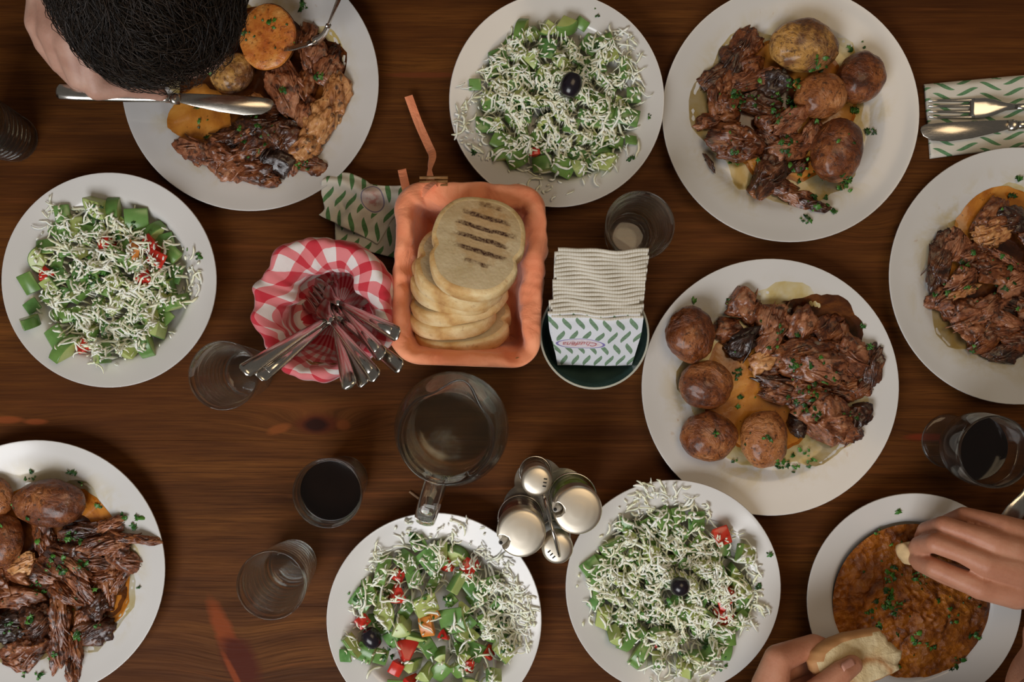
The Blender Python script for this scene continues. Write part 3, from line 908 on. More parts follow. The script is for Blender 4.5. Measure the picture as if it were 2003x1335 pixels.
# ---- dinner plate at the right edge
D4 = Dish(1991, 540, 'dinner', 'the right edge plate', 'large white plate of shredded meat cut by the right edge')
puddle(D4, 1985, 545, 172, 170, 0, M_OIL, .0074, 'thin yellow cooking juice on the plate at the right edge', 12)
puddle(D4, 1985, 530, 158, 142, 0, M_SAUCE_O, .0080, 'orange gravy rim in the plate at the right edge', 23)
puddle(D4, 2000, 560, 130, 120, 0, M_SAUCE_B, .0087, 'brown gravy in the middle of the plate at the right edge', 27)
for a in [(1838, 510, 54, 26, 68, 3), (1868, 485, 36, 22, 60, 1, .004), (1892, 500, 26, 20, 30, 1, .004), (1880, 552, 36, 26, 40, 1, .006), (1890, 570, 30, 10, 25, 0, .014), (1845, 585, 30, 24, 50, 1), (1855, 608, 30, 16, -40, 2),
          (1935, 432, 44, 30, 30, 2), (1940, 455, 40, 26, 25, 0, .004), (1975, 435, 36, 24, 0, 3, .006), (1925, 492, 28, 20, 10, 2), (1945, 530, 40, 26, 0, 2, .004), (1975, 510, 36, 8, -30, 1, .012), (1985, 550, 34, 22, 40, 1, .004),
          (1895, 615, 44, 26, 20, 1, .004), (1905, 640, 40, 22, -20, 1), (1930, 605, 36, 20, 30, 1, .008), (1960, 600, 44, 22, 0, 3), (1965, 625, 40, 16, -20, 1, .008), (1925, 665, 34, 26, 40, 2), (1950, 650, 44, 14, 15, 1, .006),
          (1965, 688, 36, 22, 20, 3), (1985, 668, 32, 18, -10, 2, .004), (1995, 600, 24, 20, 0, 2), (2035, 470, 40, 30, 0, 2), (2040, 540, 44, 36, 30, 2), (2050, 610, 44, 34, 0, 1), (2030, 660, 40, 30, 30, 2), (2090, 520, 40, 36, 0, 2)]:
    meat(D4, *a, strands=6) if len(a) > 6 else meat(D4, *a, strands=5)
parsley(D4, 24, [(1848, 565, 10, 6), (1830, 578, 5, 3), (1903, 680, 8, 4), (1960, 540, 40, 10), (1980, 382, 6, 2), (1993, 350, 4, 2), (1890, 540, 30, 6)], 10, 'green parsley bits over the plate at the right edge')

# ---- dinner plate, bottom left
D5 = Dish(71, 1113, 'dinner', 'the lower left plate', 'large white plate of shredded meat and potatoes in the lower left corner')
puddle(D5, 90, 1120, 176, 175, 0, M_OIL, .0074, 'thin yellow cooking juice on the lower left plate', 4)
puddle(D5, 95, 1115, 152, 158, 0, M_SAUCE_O, .0080, 'orange gravy rim on the lower left plate', 41)
puddle(D5, 110, 1130, 132, 140, 0, M_SAUCE_B, .0087, 'dark gravy among shredded meat on the lower left plate', 43)
for a in [(192, 1040, 44, 18, 15, 2), (215, 1028, 34, 10, 28, 1, .006), (235, 1055, 50, 11, 2, 2, .006), (285, 1056, 32, 8, -8, 2, .002), (228, 1085, 22, 16, 30, 1, .008), (250, 1100, 30, 22, -20, 1), (215, 1068, 36, 12, 20, 1, .010),
          (155, 1045, 48, 22, 10, 3), (85, 1055, 36, 20, 100, 2), (130, 1085, 44, 24, -20, 3, .002), (175, 1098, 44, 20, -15, 2, .004), (95, 1120, 40, 22, -30, 2, .004), (45, 1105, 36, 18, 20, 0, .004), (25, 1120, 34, 20, -20, 1),
          (155, 1145, 44, 18, -50, 1, .010), (125, 1160, 40, 16, -35, 2, .008), (200, 1130, 36, 20, 20, 2), (215, 1150, 44, 20, 70, 2), (190, 1175, 40, 26, 60, 3), (235, 1140, 30, 10, 60, 2, .004), (35, 1170, 46, 24, 5, 1), (60, 1200, 44, 22, 0, 3),
          (25, 1225, 44, 30, 0, 4), (72, 1222, 36, 30, 40, 3, .006), (50, 1275, 44, 32, 35, 2), (30, 1295, 30, 16, -30, 1), (118, 1215, 58, 18, 96, 2, .006), (112, 1270, 40, 17, 92, 1, .004), (145, 1280, 46, 13, 100, 2), (140, 1322, 30, 8, 100, 1),
          (185, 1235, 34, 26, 25, 3), (165, 1210, 34, 18, 60, 2), (150, 1110, 30, 10, -40, 1, .012), (175, 1065, 34, 9, 25, 1, .010), (-20, 1150, 40, 34, 0, 2), (-30, 1230, 40, 30, 0, 2)]:
    meat(D5, *a, strands=5)
potato(D5, 97, 985, 70, 48, -3, M_POT, 'large speckled oval potato at the top of the lower left plate')
potato(D5, -8, 972, 32, 42, 20, M_POT_O, 'potato cut by the left edge at the top of the lower left plate')
potato(D5, 2, 1060, 42, 54, -10, M_POT, 'brown potato cut by the left edge below the speckled one')
parsley(D5, 25, [(58, 930, 12, 9), (22, 990, 6, 5), (145, 1050, 18, 14), (110, 1105, 24, 16), (155, 1105, 12, 8), (75, 1150, 16, 12), (60, 1215, 8, 5), (190, 1220, 10, 5), (152, 1245, 8, 6), (100, 1282, 8, 5), (240, 1012, 7, 5), (262, 1030, 5, 3),
                 (272, 1010, 6, 3), (195, 990, 6, 3), (160, 947, 6, 3), (142, 922, 5, 3), (75, 1318, 10, 4), (48, 1320, 6, 3), (270, 1150, 6, 4), (20, 1225, 18, 8), (52, 1015, 5, 2)], 14, 'green parsley bits over the lower left plate', 140)
# ------------------------------------------------------------------ salads
def prism(poly, h):
    n = len(poly)
    v = [(x, y, -h / 2) for x, y in poly] + [(x, y, h / 2) for x, y in poly]
    f = [tuple(range(n - 1, -1, -1)), tuple(range(n, 2 * n))] + [(i, (i + 1) % n, n + (i + 1) % n, n + i) for i in range(n)]
    return v, f
def wedge(r, a0, a1, h, inner, n, skin, flesh, name):
    """sector of a slice: the curved outside is skin, the rest flesh"""
    poly = [(r * math.cos(a0 + (a1 - a0) * i / n), r * math.sin(a0 + (a1 - a0) * i / n)) for i in range(n + 1)]
    if inner > 0: poly += [(inner * math.cos(a1 - (a1 - a0) * i / n), inner * math.sin(a1 - (a1 - a0) * i / n)) for i in range(n + 1)]
    else: poly.append((0, 0))
    cx = sum(p[0] for p in poly) / len(poly); cy = sum(p[1] for p in poly) / len(poly)
    poly = [(x - cx, y - cy) for x, y in poly]
    v, f = bevelled(prism(poly, h), .0008, 2, 25)
    fm = []
    for q in f:
        rr = sum(math.hypot(v[i][0] + cx, v[i][1] + cy) for i in q) / len(q)
        zz = max(abs(v[i][2]) for i in q) - min(abs(v[i][2]) for i in q)
        fm.append(0 if rr > r * .955 else 1)
    return make_mesh(name, v, f, [skin, flesh], True, None, fm)
ME_CUKE = [wedge(.0165, -.75, .75, .018, 0, 7, M_CUKE_SKIN, M_CUKE_FLESH, 'cucumber_chunk'),
           wedge(.0160, -.55, .55, .022, .003, 6, M_CUKE_SKIN, M_CUKE_FLESH, 'cucumber_chunk'),
           wedge(.0175, -1.0, 1.0, .012, 0, 8, M_CUKE_SKIN, M_CUKE_FLESH, 'cucumber_chunk')]
ME_PEPPER = [wedge(.030, -.34, .34, .019, .0262, 6, M_PEPPER, M_CUKE_FLESH, 'green_pepper_piece'),
             wedge(.026, -.30, .30, .014, .0225, 5, M_PEPPER, M_PEPPER, 'green_pepper_piece')]
ME_TOMATO = [wedge(.021, -.45, .45, .015, .005, 6, M_TOMATO, M_TOMATO, 'tomato_piece'),
             wedge(.020, -.40, .40, .012, .004, 6, M_TOMATO, M_TOMATO, 'tomato_piece')]
ME_CARROT = [wedge(.022, -.45, .45, .011, .016, 6, M_CARROT, M_CARROT, 'orange_pepper_piece')]
KINDS = {'cuke': (ME_CUKE, 'cucumber_chunk', 'cucumber chunk', 'cucumber'), 'pepper': (ME_PEPPER, 'green_pepper_piece', 'green pepper', 'pepper'),
         'tomato': (ME_TOMATO, 'tomato_piece', 'red tomato', 'tomato'), 'carrot': (ME_CARROT, 'orange_pepper_piece', 'orange pepper', 'pepper')}

def veg(d, kind, px, py, z, rnd, s=1.0, rot=None):
    mes, name, word, cat = KINDS[kind]
    p = at(px, py, z)
    if rot is None:
        rot = (rnd.uniform(-.5, .5) + rnd.choice((0, PI / 2)), rnd.uniform(-.5, .5) + rnd.choice((0, -PI / 2)), rnd.uniform(0, 6.3))
    if kind in ('pepper', 'carrot'):
        rot = (rnd.uniform(-.4, .4), -PI / 2 + rnd.uniform(-.45, .45), rnd.uniform(0, 6.3))
        rot = Euler((0, rot[1], 0)).to_matrix(); rot = (Euler((0, 0, rnd.uniform(0, 6.3))).to_matrix() @ Euler((rnd.uniform(-.3, .3), 0, 0)).to_matrix() @ rot).to_euler()
    o = place(name, rnd.choice(mes), None, p, rot, (s * rnd.uniform(.9, 1.1), s * rnd.uniform(.9, 1.1), s * rnd.uniform(.85, 1.15)))
    M = Matrix.LocRotScale(o.location, o.rotation_euler, o.scale)
    vs = [M @ q.co for q in o.data.vertices]
    low = min(q.z - d.floor(q) for q in vs)
    if low < .0002:
        o.location.z += .0002 - low
        vs = [q + Vector((0, 0, .0002 - low)) for q in vs]
    d.grow(vs, [tuple(q.vertices) for q in o.data.polygons])
    tag(o, f'{word} {d.side(px, py)} {d.where}', cat, word + 's in ' + d.where)
    return o

def heap_z(d, hx, hy, px, py, rad, h0, h1):
    r = math.hypot(px - hx, py - hy) / rad
    return h0 + (h1 - h0) * max(0.0, 1 - r * r)

def fill(d, seed, hx, hy, rad, named, gap=24, tom=.05, pep=.38, top=.034):
    rnd = random.Random(seed)
    pts = [(a, b) for k, a, b, s in named]
    for k, a, b, s in named:
        veg(d, k, a, b, heap_z(d, hx, hy, a, b, rad, .018, top) + .004, rnd, s)
    tries = 0
    while tries < 2600:
        tries += 1
        a = rnd.uniform(0, 6.3); r = rad * math.sqrt(rnd.random())
        x, y = hx + r * math.cos(a), hy + r * math.sin(a)
        if any(math.hypot(x - u, y - w) < gap for u, w in pts): continue
        pts.append((x, y))
        q = rnd.random()
        k = 'tomato' if q < tom else ('pepper' if q < tom + pep else 'cuke')
        veg(d, k, x, y, heap_z(d, hx, hy, x, y, rad, .015, top) + rnd.uniform(-.003, .002), rnd, rnd.uniform(.85, 1.08))

def cheese(d, seed, spots, label, lmin=.007, lmax=.022, wid=.00118):
    """grated shreds fallen on the heap. spots: (px, py, radius px, count)"""
    rnd = random.Random(seed)
    g = Geo()
    for sx, sy, sr, n in spots:
        for _ in range(n):
            a = rnd.uniform(0, 6.3); r = sr * math.sqrt(rnd.random())
            px, py = sx + r * math.cos(a), sy + r * math.sin(a)
            c = at(px, py, .035)
            crumb = rnd.random() < .52
            L = rnd.uniform(.002, .006) if crumb else rnd.uniform(lmin, lmax) * (1 if rnd.random() > .3 else .6)
            yaw = rnd.uniform(0, 6.3); curl = rnd.gauss(0, .9)
            m = 4 if crumb else 6
            pts = []
            x, y, w = c.x, c.y, yaw
            for k in range(m):
                pts.append([x, y, 0]); x += L / (m - 1) * math.cos(w); y += L / (m - 1) * math.sin(w); w += curl / (m - 1) + rnd.gauss(0, .28)
            ox = sum(p[0] for p in pts) / m - c.x; oy = sum(p[1] for p in pts) / m - c.y
            zs = []
            for p in pts:
                p[0] -= ox; p[1] -= oy
                zs.append(d.top(p[0], p[1]))
            # a shred bridges the gaps: straight line fit, never below what it lies on by much
            k0 = sum(zs) / m; sl = sum((i - (m - 1) / 2) * zs[i] for i in range(m)) / sum((i - (m - 1) / 2) ** 2 for i in range(m))
            lift = rnd.random() ** 2 * .0025
            arch = rnd.uniform(-.0015, .003)
            for i, p in enumerate(pts):
                zl = k0 + sl * (i - (m - 1) / 2)
                t = 2 * i / (m - 1) - 1
                p[2] = .35 * max(zs[i], zl - .003) + .65 * zl + wid + lift + arch * (1 - t * t) + .0006
                p[2] = max(p[2], d.floor(Vector(p)) + wid)
            ww = wid * rnd.uniform(.55, 1.3)
            g.add(tube(pts, [ww * .5] + [ww * rnd.uniform(.8, 1.2) for _ in range(m - 2)] + [ww * .4], 4, flat=rnd.uniform(.6, .95)))
    o = g.obj('grated_cheese', M_CHEESE, None, (d.c.x, d.c.y, .02))
    return tag(o, label, 'cheese', kind='stuff')

def olive(d, px, py, rx, ry, ang, z, label):
    v, f = ico(4)
    hx, hy = mm(rx, z), mm(ry, z)
    pts = []
    for p in v:
        k = 1 - .12 * smoothstep(.8, 1.0, abs(p.y))
        pts.append(Vector((p.x * hx, p.y * hy * k, p.z * hx * .95)))
    o = place('black_olive', make_mesh('black_olive', pts, f, M_OLIVE), None, at(px, py, z), (R(8), 0, R(ang)))
    return tag(o, label, 'olive', 'black olives on the salads')

S1 = Dish(213, 548, 'salad', 'the far left salad', 'white plate of salad at the far left')
fill(S1, 51, 210, 552, 142, [('tomato', 90, 535, 1.05), ('tomato', 312, 508, 1.15), ('tomato', 282, 545, .9), ('tomato', 298, 482, 1.0), ('carrot', 262, 490, 1.1), ('pepper', 270, 430, 1.1), ('pepper', 130, 420, 1.1), ('cuke', 102, 585, 1.1), ('cuke', 100, 565, 1),
      ('pepper', 320, 620, 1.1), ('cuke', 350, 592, 1.0), ('cuke', 220, 690, 1.1), ('cuke', 290, 670, 1.1), ('cuke', 140, 680, 1.1)], 25, .02)
cheese(S1, 61, [(205, 560, 128, 682), (170, 470, 70, 143), (240, 620, 80, 170), (200, 640, 80, 117), (320, 540, 70, 105), (110, 420, 30, 17), (90, 470, 40, 26), (215, 560, 155, 78)], 'white grated cheese heaped on the far left salad')
parsley(S1, 71, [(190, 522, 34, 60), (175, 560, 30, 14), (388, 502, 6, 6), (365, 490, 4, 2), (330, 560, 20, 10), (260, 470, 30, 10), (190, 405, 10, 4)], 30, 'green parsley bits on the far left salad', 130)

S2 = Dish(1089, 195, 'salad', 'the top centre salad', 'white plate of salad with an oval olive at the top centre')
fill(S2, 52, 1085, 195, 148, [('cuke', 1100, 325, 1.15), ('cuke', 1060, 320, 1.0), ('cuke', 985, 280, 1.05), ('cuke', 1025, 285, 1.1), ('pepper', 1238, 190, 1.2), ('cuke', 1180, 315, 1.1), ('pepper', 1232, 278, .8), ('pepper', 1137, 50, .9), ('cuke', 1108, 62, 1.0),
      ('pepper', 1000, 95, 1.1), ('pepper', 930, 170, .8), ('tomato', 1045, 298, .6), ('cuke', 1195, 230, 1.1), ('pepper', 1070, 95, 1.0)], 25, .01)
cheese(S2, 62, [(1060, 180, 122, 590), (1150, 180, 110, 341), (1010, 150, 70, 157), (1150, 240, 90, 183), (960, 240, 70, 117), (1080, 300, 90, 91), (1200, 110, 60, 91), (1085, 195, 190, 78)], 'white grated cheese heaped on the top centre salad')
parsley(S2, 72, [(1055, 190, 50, 70), (1150, 150, 20, 18), (928, 298, 5, 3), (1270, 227, 4, 3), (1170, 25, 10, 3), (1150, 340, 5, 2), (1110, 110, 40, 14), (1235, 312, 5, 5)], 34, 'green parsley bits on the top centre salad', 140)
olive(S2, 1117, 166, 21, 27, -18, .055, 'oval black olive on the top centre salad')

S3 = Dish(849, 1214, 'salad', 'the half-eaten salad', 'white plate of half eaten salad below the glass jug')
fill(S3, 53, 850, 1215, 142, [('cuke', 750, 1115, 1.2), ('pepper', 845, 1095, 1.3), ('cuke', 828, 1175, 1.35), ('cuke', 785, 1220, 1.25), ('cuke', 758, 1195, 1.2), ('pepper', 885, 1215, 1.3), ('tomato', 778, 1160, 1.2), ('tomato', 915, 1110, 1.1), ('tomato', 925, 1105, .8),
      ('tomato', 795, 1275, 1.25), ('tomato', 775, 1305, 1.0), ('carrot', 835, 1225, 1.2), ('carrot', 848, 1205, .9), ('tomato', 915, 1300, .8), ('tomato', 870, 1245, .7), ('cuke', 955, 1140, 1.15), ('cuke', 895, 1140, 1.0), ('cuke', 695, 1255, 1.1), ('pepper', 710, 1170, 1.0),
      ('pepper', 820, 1060, 1.0), ('pepper', 680, 1275, .7), ('cuke', 900, 1310, 1.0), ('cuke', 960, 1310, 1.0), ('pepper', 745, 1285, .8), ('tomato', 805, 1335, 1.0)], 27, .05)
cheese(S3, 63, [(830, 1090, 80, 86), (790, 1130, 80, 102), (985, 1200, 62, 300), (960, 1130, 50, 80), (740, 1180, 60, 54), (900, 1070, 60, 47), (720, 1250, 50, 31), (940, 1260, 70, 103), (830, 1260, 90, 31), (850, 1215, 165, 47), (1010, 1240, 40, 46)],
       'white grated cheese scattered on the salad below the jug')
parsley(S3, 73, [(880, 1175, 16, 8), (975, 1205, 22, 16), (700, 1160, 20, 12), (810, 1055, 14, 10), (960, 1180, 40, 20), (990, 1265, 12, 8), (760, 1280, 14, 6)], 34, 'green parsley bits on the salad below the jug', 140)

S4 = Dish(1317, 1150, 'salad', 'the lower right salad', 'white plate of salad with a round olive right of the condiment set')
fill(S4, 54, 1305, 1150, 145, [('tomato', 1405, 1042, 1.3), ('tomato', 1425, 1160, 1.1), ('tomato', 1412, 1205, 1.2), ('tomato', 1418, 1180, .9), ('pepper', 1158, 1110, 1.1), ('pepper', 1175, 1150, 1.0), ('pepper', 1325, 1005, 1.1), ('pepper', 1360, 1018, 1.0), ('cuke', 1440, 1075, 1.1),
      ('cuke', 1300, 1240, 1.2), ('pepper', 1410, 1270, 1.15), ('cuke', 1230, 1245, 1.1), ('cuke', 1240, 1205, 1.1), ('pepper', 1220, 1025, 1.1), ('cuke', 1285, 1290, 1.0), ('tomato', 1290, 1258, .6)], 25, .01)
cheese(S4, 64, [(1300, 1150, 130, 735), (1350, 1210, 90, 341), (1230, 1130, 80, 210), (1300, 1040, 100, 262), (1420, 1110, 70, 157), (1460, 1190, 45, 91), (1330, 1290, 80, 143), (1200, 1180, 50, 52), (1310, 1150, 185, 78)], 'white grated cheese heaped on the salad beside the condiment set')
parsley(S4, 74, [(1270, 1135, 70, 50), (1290, 1180, 50, 40), (1250, 1215, 24, 20), (1505, 1085, 6, 5), (1485, 1150, 5, 3), (1410, 1290, 20, 5), (1380, 1130, 20, 10)], 40, 'green parsley bits on the salad beside the condiment set', 140)
olive(S4, 1330, 1148, 19, 19, 0, .056, 'round black olive on the salad right of the condiment set')

olive(S3, 727, 1249, 19, 23, 30, .036, 'black olive half hidden at the left of the half-eaten salad')

# ------------------------------------------------------------------ stew
ST = Dish(1789, 1176, 'salad', 'the stew plate', 'deep white plate of orange stew at the lower right')
def stew():
    c = at(1783, 1180, .022)
    n, k = 120, 46
    v = []; f = []
    rad = .0832
    for i in range(k + 1):
        for j in range(n):
            a = 2 * PI * j / n; r = rad * (i + .02) / k
            x, y = c.x + r * math.cos(a), c.y + r * math.sin(a)
            p = Vector((x, y, 0))
            e = smoothstep(0, .12, 1 - i / k)
            h = .0035 * max(0, fbm(p * 34 + Vector((3, 1, 0)), 4)) + .0034 * max(0, 1 - 2.0 * noise.voronoi(p * 95)[0][0]) + .0012 * noise.noise(p * 260)
            mound = .010 * math.exp(-((x - c.x - .018) ** 2 + (y - c.y + .012) ** 2) / .0014)
            v.append(Vector((x, y, .0236 + e * (h + mound) )))
    for i in range(k):
        for j in range(n):
            l = (j + 1) % n
            f.append((i * n + j, (i + 1) * n + j, (i + 1) * n + l, i * n + l))
    f.append(tuple(range(n)))
    o = obj('stew', v, f, M_STEW, None, (c.x, c.y, .02))
    tag(o, 'orange brown stew filling the deep plate at the lower right', 'stew')
    ST.grow(v, f)
stew()
parsley(ST, 75, [(1740, 1130, 12, 9), (1735, 1155, 8, 8), (1745, 1110, 8, 5), (1800, 1125, 22, 14), (1735, 1185, 10, 6), (1795, 1250, 12, 10), (1740, 1170, 6, 4), (1755, 1190, 12, 8), (1870, 1300, 18, 8), (1912, 1245, 8, 6), (1717, 1040, 6, 4), (1820, 1265, 10, 6),
                 (1855, 1195, 30, 6), (1755, 1000, 4, 3), (1710, 1220, 30, 10)], 22, 'green parsley bits on the stew', 135)
# crumbs and a stray shred on the table
# ------------------------------------------------------------------ bread basket with the orange cloth
def rrect(hw, hh, rad, n=30):
    """closed rounded rectangle as evenly spread (x, y, nx, ny)"""
    out = []
    per = [(hw - rad, hh - rad, 0), (-(hw - rad), hh - rad, 90), (-(hw - rad), -(hh - rad), 180), (hw - rad, -(hh - rad), 270)]
    k = max(4, n // 6)
    for i, (cx, cy, a0) in enumerate(per):
        for j in range(k + 1):
            a = R(a0 + 90 * j / k)
            out.append((cx + rad * math.cos(a), cy + rad * math.sin(a), math.cos(a), math.sin(a)))
        nx, ny, b0 = per[(i + 1) % 4]
        x0, y0 = out[-1][0], out[-1][1]
        x1, y1 = nx + rad * math.cos(R(b0)), ny + rad * math.sin(R(b0))
        for j in range(1, n):
            t = j / n
            out.append((x0 + (x1 - x0) * t, y0 + (y1 - y0) * t, math.cos(R(b0)), math.sin(R(b0))))
    return out
BK = at(917, 538, .08); BK.z = 0
BKR = R(-2.0)
def bk(x, y, z):
    c, s = math.cos(BKR), math.sin(BKR)
    return Vector((BK.x + x * c - y * s, BK.y + x * s + y * c, z))
basket = thing('bread_basket', 'rectangular wicker bread basket wrapped in orange cloth', 'basket', (BK.x, BK.y, 0))
for i in range(13):
    z = .0035 + i * .0058
    k = z / .078
    sx_ = 1 - .12 * (1 - min(1, z / .08))
    o = rrect(.0685 * sx_ - .0022, .0860 * sx_ - .0022, .020, 16)
    pts = [bk(x + nx * .0009 * math.sin(j * 1.2 + PI * (i % 2)), y + ny * .0009 * math.sin(j * 1.2 + PI * (i % 2)), z) for j, (x, y, nx, ny) in enumerate(o)]
    v, f = tube(pts, .0024, 6, closed=True, up=(0, 0, 1))
    obj('wicker_strand', v, f, M_WICKER, basket)
v, f = bevelled(box(-.050, .050, -.066, .066, .0012, .0055), .001)
obj('base', [bk(*p) for p in v], f, M_WICKER, basket)
for dx in (-.003, .0015, .006):     # cane ends standing out at the top corner
    v, f = tube([bk(-.052, .0885 + dx, .0775 + dx * .2), bk(-.024, .0905 + dx * .8, .080)], .0016, 6)
    obj('wicker_strand', v, f, M_WICKER, basket)

cloth_o = thing('orange_cloth', 'orange cotton cloth lining the bread basket with ribbon ties', 'cloth', (BK.x, BK.y, 0.0))
def orange_cloth():
    per = rrect(1, 1, .001, 2)
    N = 200
    prof = []      # (inset from outer, z) along the cloth: inside floor, wall, over the rim, down the outside
    inner = [(.030, .0085), (.0155, .0095), (.0120, .018), (.0105, .034), (.0092, .050), (.0082, .063), (.0072, .0735), (.0050, .0800), (.0000, .0815), (-.0045, .0795), (-.0066, .068), (-.0072, .056), (-.0066, .046)]
    o = rrect(.0685, .0860, .022, 48)
    n = len(o)
    v, f, uv = [], [], []
    for k, (ins, z) in enumerate(inner):
        for j, (x, y, nx, ny) in enumerate(o):
            a = math.atan2(y, x)
            q = Vector((math.cos(a) * 1.5, math.sin(a) * 1.5, k * .22))
            fold = fbm(q * 2.1 + Vector((4, 7, 1)), 3)
            fold2 = fbm(Vector((x * 34, y * 34, z * 20)), 2) + .9 * (.5 - 2 * abs(noise.noise(Vector((x * 42 + z * 18, y * 42 - z * 14, z * 22)))))
            w = smoothstep(2, 6, k)
            ti = ins + .0055 * fold * w + .0022 * fold2 * (k > 1)
            # the cloth is fuller on the right and at the top
            if 2 <= k <= 7: ti += .012 * w * max(0, nx) * smoothstep(-.09, 0, y) * (1 - (k - 2) / 9) + .010 * max(0, ny) * w
            if 2 <= k <= 6: ti = max(ti, .0082)
            if k >= 8: ti *= 1 - .45 * max(0, -ny)
            if k >= 9: ti = min(ti, -.0045)
            tz = z + w * (.0055 * fold + .0035 * fold2) + (.003 * max(0, -nx) if k > 4 else 0)
            kk = min(1, z / .08)
            sx = (1 - .12 * (1 - kk))
            v.append(bk(x * sx - nx * ti, y * sx - ny * ti, max(tz, .0072)))
            uv.append((0, 0))
    for k in range(len(inner) - 1):
        for j in range(n):
            l = (j + 1) % n
            f.append((k * n + j, k * n + l, (k + 1) * n + l, (k + 1) * n + j))
    f.append(tuple(range(n - 1, -1, -1)))
    ob = obj('liner', v, f, M_ORANGE, cloth_o)
    md = ob.modifiers.new('thick', 'SOLIDIFY'); md.thickness = .0011; md.offset = -1
    sb = ob.modifiers.new('smooth', 'SUBSURF'); sb.levels = 1; sb.render_levels = 1
orange_cloth()
def ribbon(name, pts, w, twist, m, parent):
    v, f = [], []
    n = len(pts)
    for i, p in enumerate(pts):
        t = (pts[min(i + 1, n - 1)] - pts[max(i - 1, 0)]).normalized()
        s = t.cross(Vector((0, 0, 1))).normalized()
        a = twist[i]
        d = s * math.cos(a) + Vector((0, 0, 1)) * math.sin(a)
        nn = t.cross(d).normalized() * .00035
        for q in (p - d * w / 2 - nn, p + d * w / 2 - nn, p + d * w / 2 + nn, p - d * w / 2 + nn): v.append(q)
    for i in range(n - 1):
        for k in range(4):
            l = (k + 1) % 4
            f.append((i * 4 + k, i * 4 + l, i * 4 + 4 + l, i * 4 + 4 + k))
    f += [(3, 2, 1, 0), tuple((n - 1) * 4 + k for k in range(4))]
    return obj(name, v, f, m, parent, smooth=False)
def spline(ctrl, n):
    out = []
    m = len(ctrl) - 1
    for i in range(n):
        t = i / (n - 1) * m
        k = min(int(t), m - 1); u = t - k
        p0, p1, p2, p3 = ctrl[max(k - 1, 0)], ctrl[k], ctrl[k + 1], ctrl[min(k + 2, m)]
        out.append(.5 * ((2 * p1) + (p2 - p0) * u + (2 * p0 - 5 * p1 + 4 * p2 - p3) * u * u + (3 * p1 - p0 - 3 * p2 + p3) * u ** 3))
    return out
rb = spline([at(799, 188, .010), at(818, 240, .012), at(838, 285, .022), at(846, 305, .034), at(841, 330, .055), at(842, 356, .076)], 22)
ribbon('tie_ribbon', rb, .0088, [.15 + (0 if i < 10 else .16 * (i - 10)) if i < 17 else 1.27 - .24 * (i - 17) for i in range(22)], M_ORANGE, cloth_o)
rb = spline([at(786, 332, .050), at(790, 350, .056), at(795, 372, .066), at(800, 388, .070)], 10)
ribbon('tie_ribbon', rb, .0086, [.2] * 10, M_ORANGE, cloth_o)
rb = spline([at(822, 380, .078), at(836, 368, .084), at(852, 358, .084), at(856, 366, .080)], 10)
ribbon('tie_knot', rb, .010, [.5 + .1 * i for i in range(10)], M_ORANGE, cloth_o)

# ---- toasted slices
def slice_outline(seed, w, h):
    rnd = random.Random(seed)
    n = 72
    o = []
    for i in range(n):
        a = 2 * PI * i / n
        ca, sa = math.cos(a), math.sin(a)
        r = 1 / ((abs(ca) ** 2.6 + abs(sa) ** 2.6) ** (1 / 2.6))
        # bloomer shape: wide crown at the top, a notch on both sides, narrower foot
        y = sa * r
        notch = .13 * math.exp(-((y + .16) / .13) ** 2) * abs(ca)
        foot = .06 * smoothstep(-.1, -.7, y)
        r *= 1 - notch
        x = ca * r * (1 - foot)
        k = 1 + .012 * noise.noise(Vector((ca * 2 + seed, sa * 2, 0)))
        o.append((x * w / 2 * k, y * h / 2 * k))
    return o
def bread(seed, w, h, t, p, rot, label):
    o = slice_outline(seed, w, h)
    n = len(o)
    g_v, g_f, fm = [], [], []
    rings = [(0.0, t / 2), (.45, t / 2), (.90, t / 2 + .0002), (.978, t / 2 - .0004), (1.0, t / 2 - .0020), (1.006, 0.0), (1.0, -t / 2 + .0020), (.978, -t / 2 + .0004), (.45, -t / 2), (0.0, -t / 2)]
    idx = []
    for s, z in rings:
        if s == 0.0:
            idx.append([len(g_v)]); g_v.append(Vector((0, 0, z)))
        else:
            row = []
            for x, y in o:
                row.append(len(g_v))
                g_v.append(Vector((x * s, y * s, z + .0006 * noise.noise(Vector((x * s * 120, y * s * 120, seed + z * 50))))))
            idx.append(row)
    for k, (a, b) in enumerate(zip(idx, idx[1:])):
        for i in range(n):
            j = (i + 1) % n
            if len(a) == 1: g_f.append((a[0], b[i], b[j]))
            elif len(b) == 1: g_f.append((a[j], a[i], b[0]))
            else: g_f.append((a[i], b[i], b[j], a[j]))
            fm.append(0 if k < 2 or k > 6 else 1)
    me = make_mesh('bread_slice', g_v, g_f, [M_CRUMB, M_CRUST], True, None, fm)
    ob = place('bread_slice', me, None, p, rot)
    return tag(ob, label, 'bread', 'toasted bread slices in the orange basket')
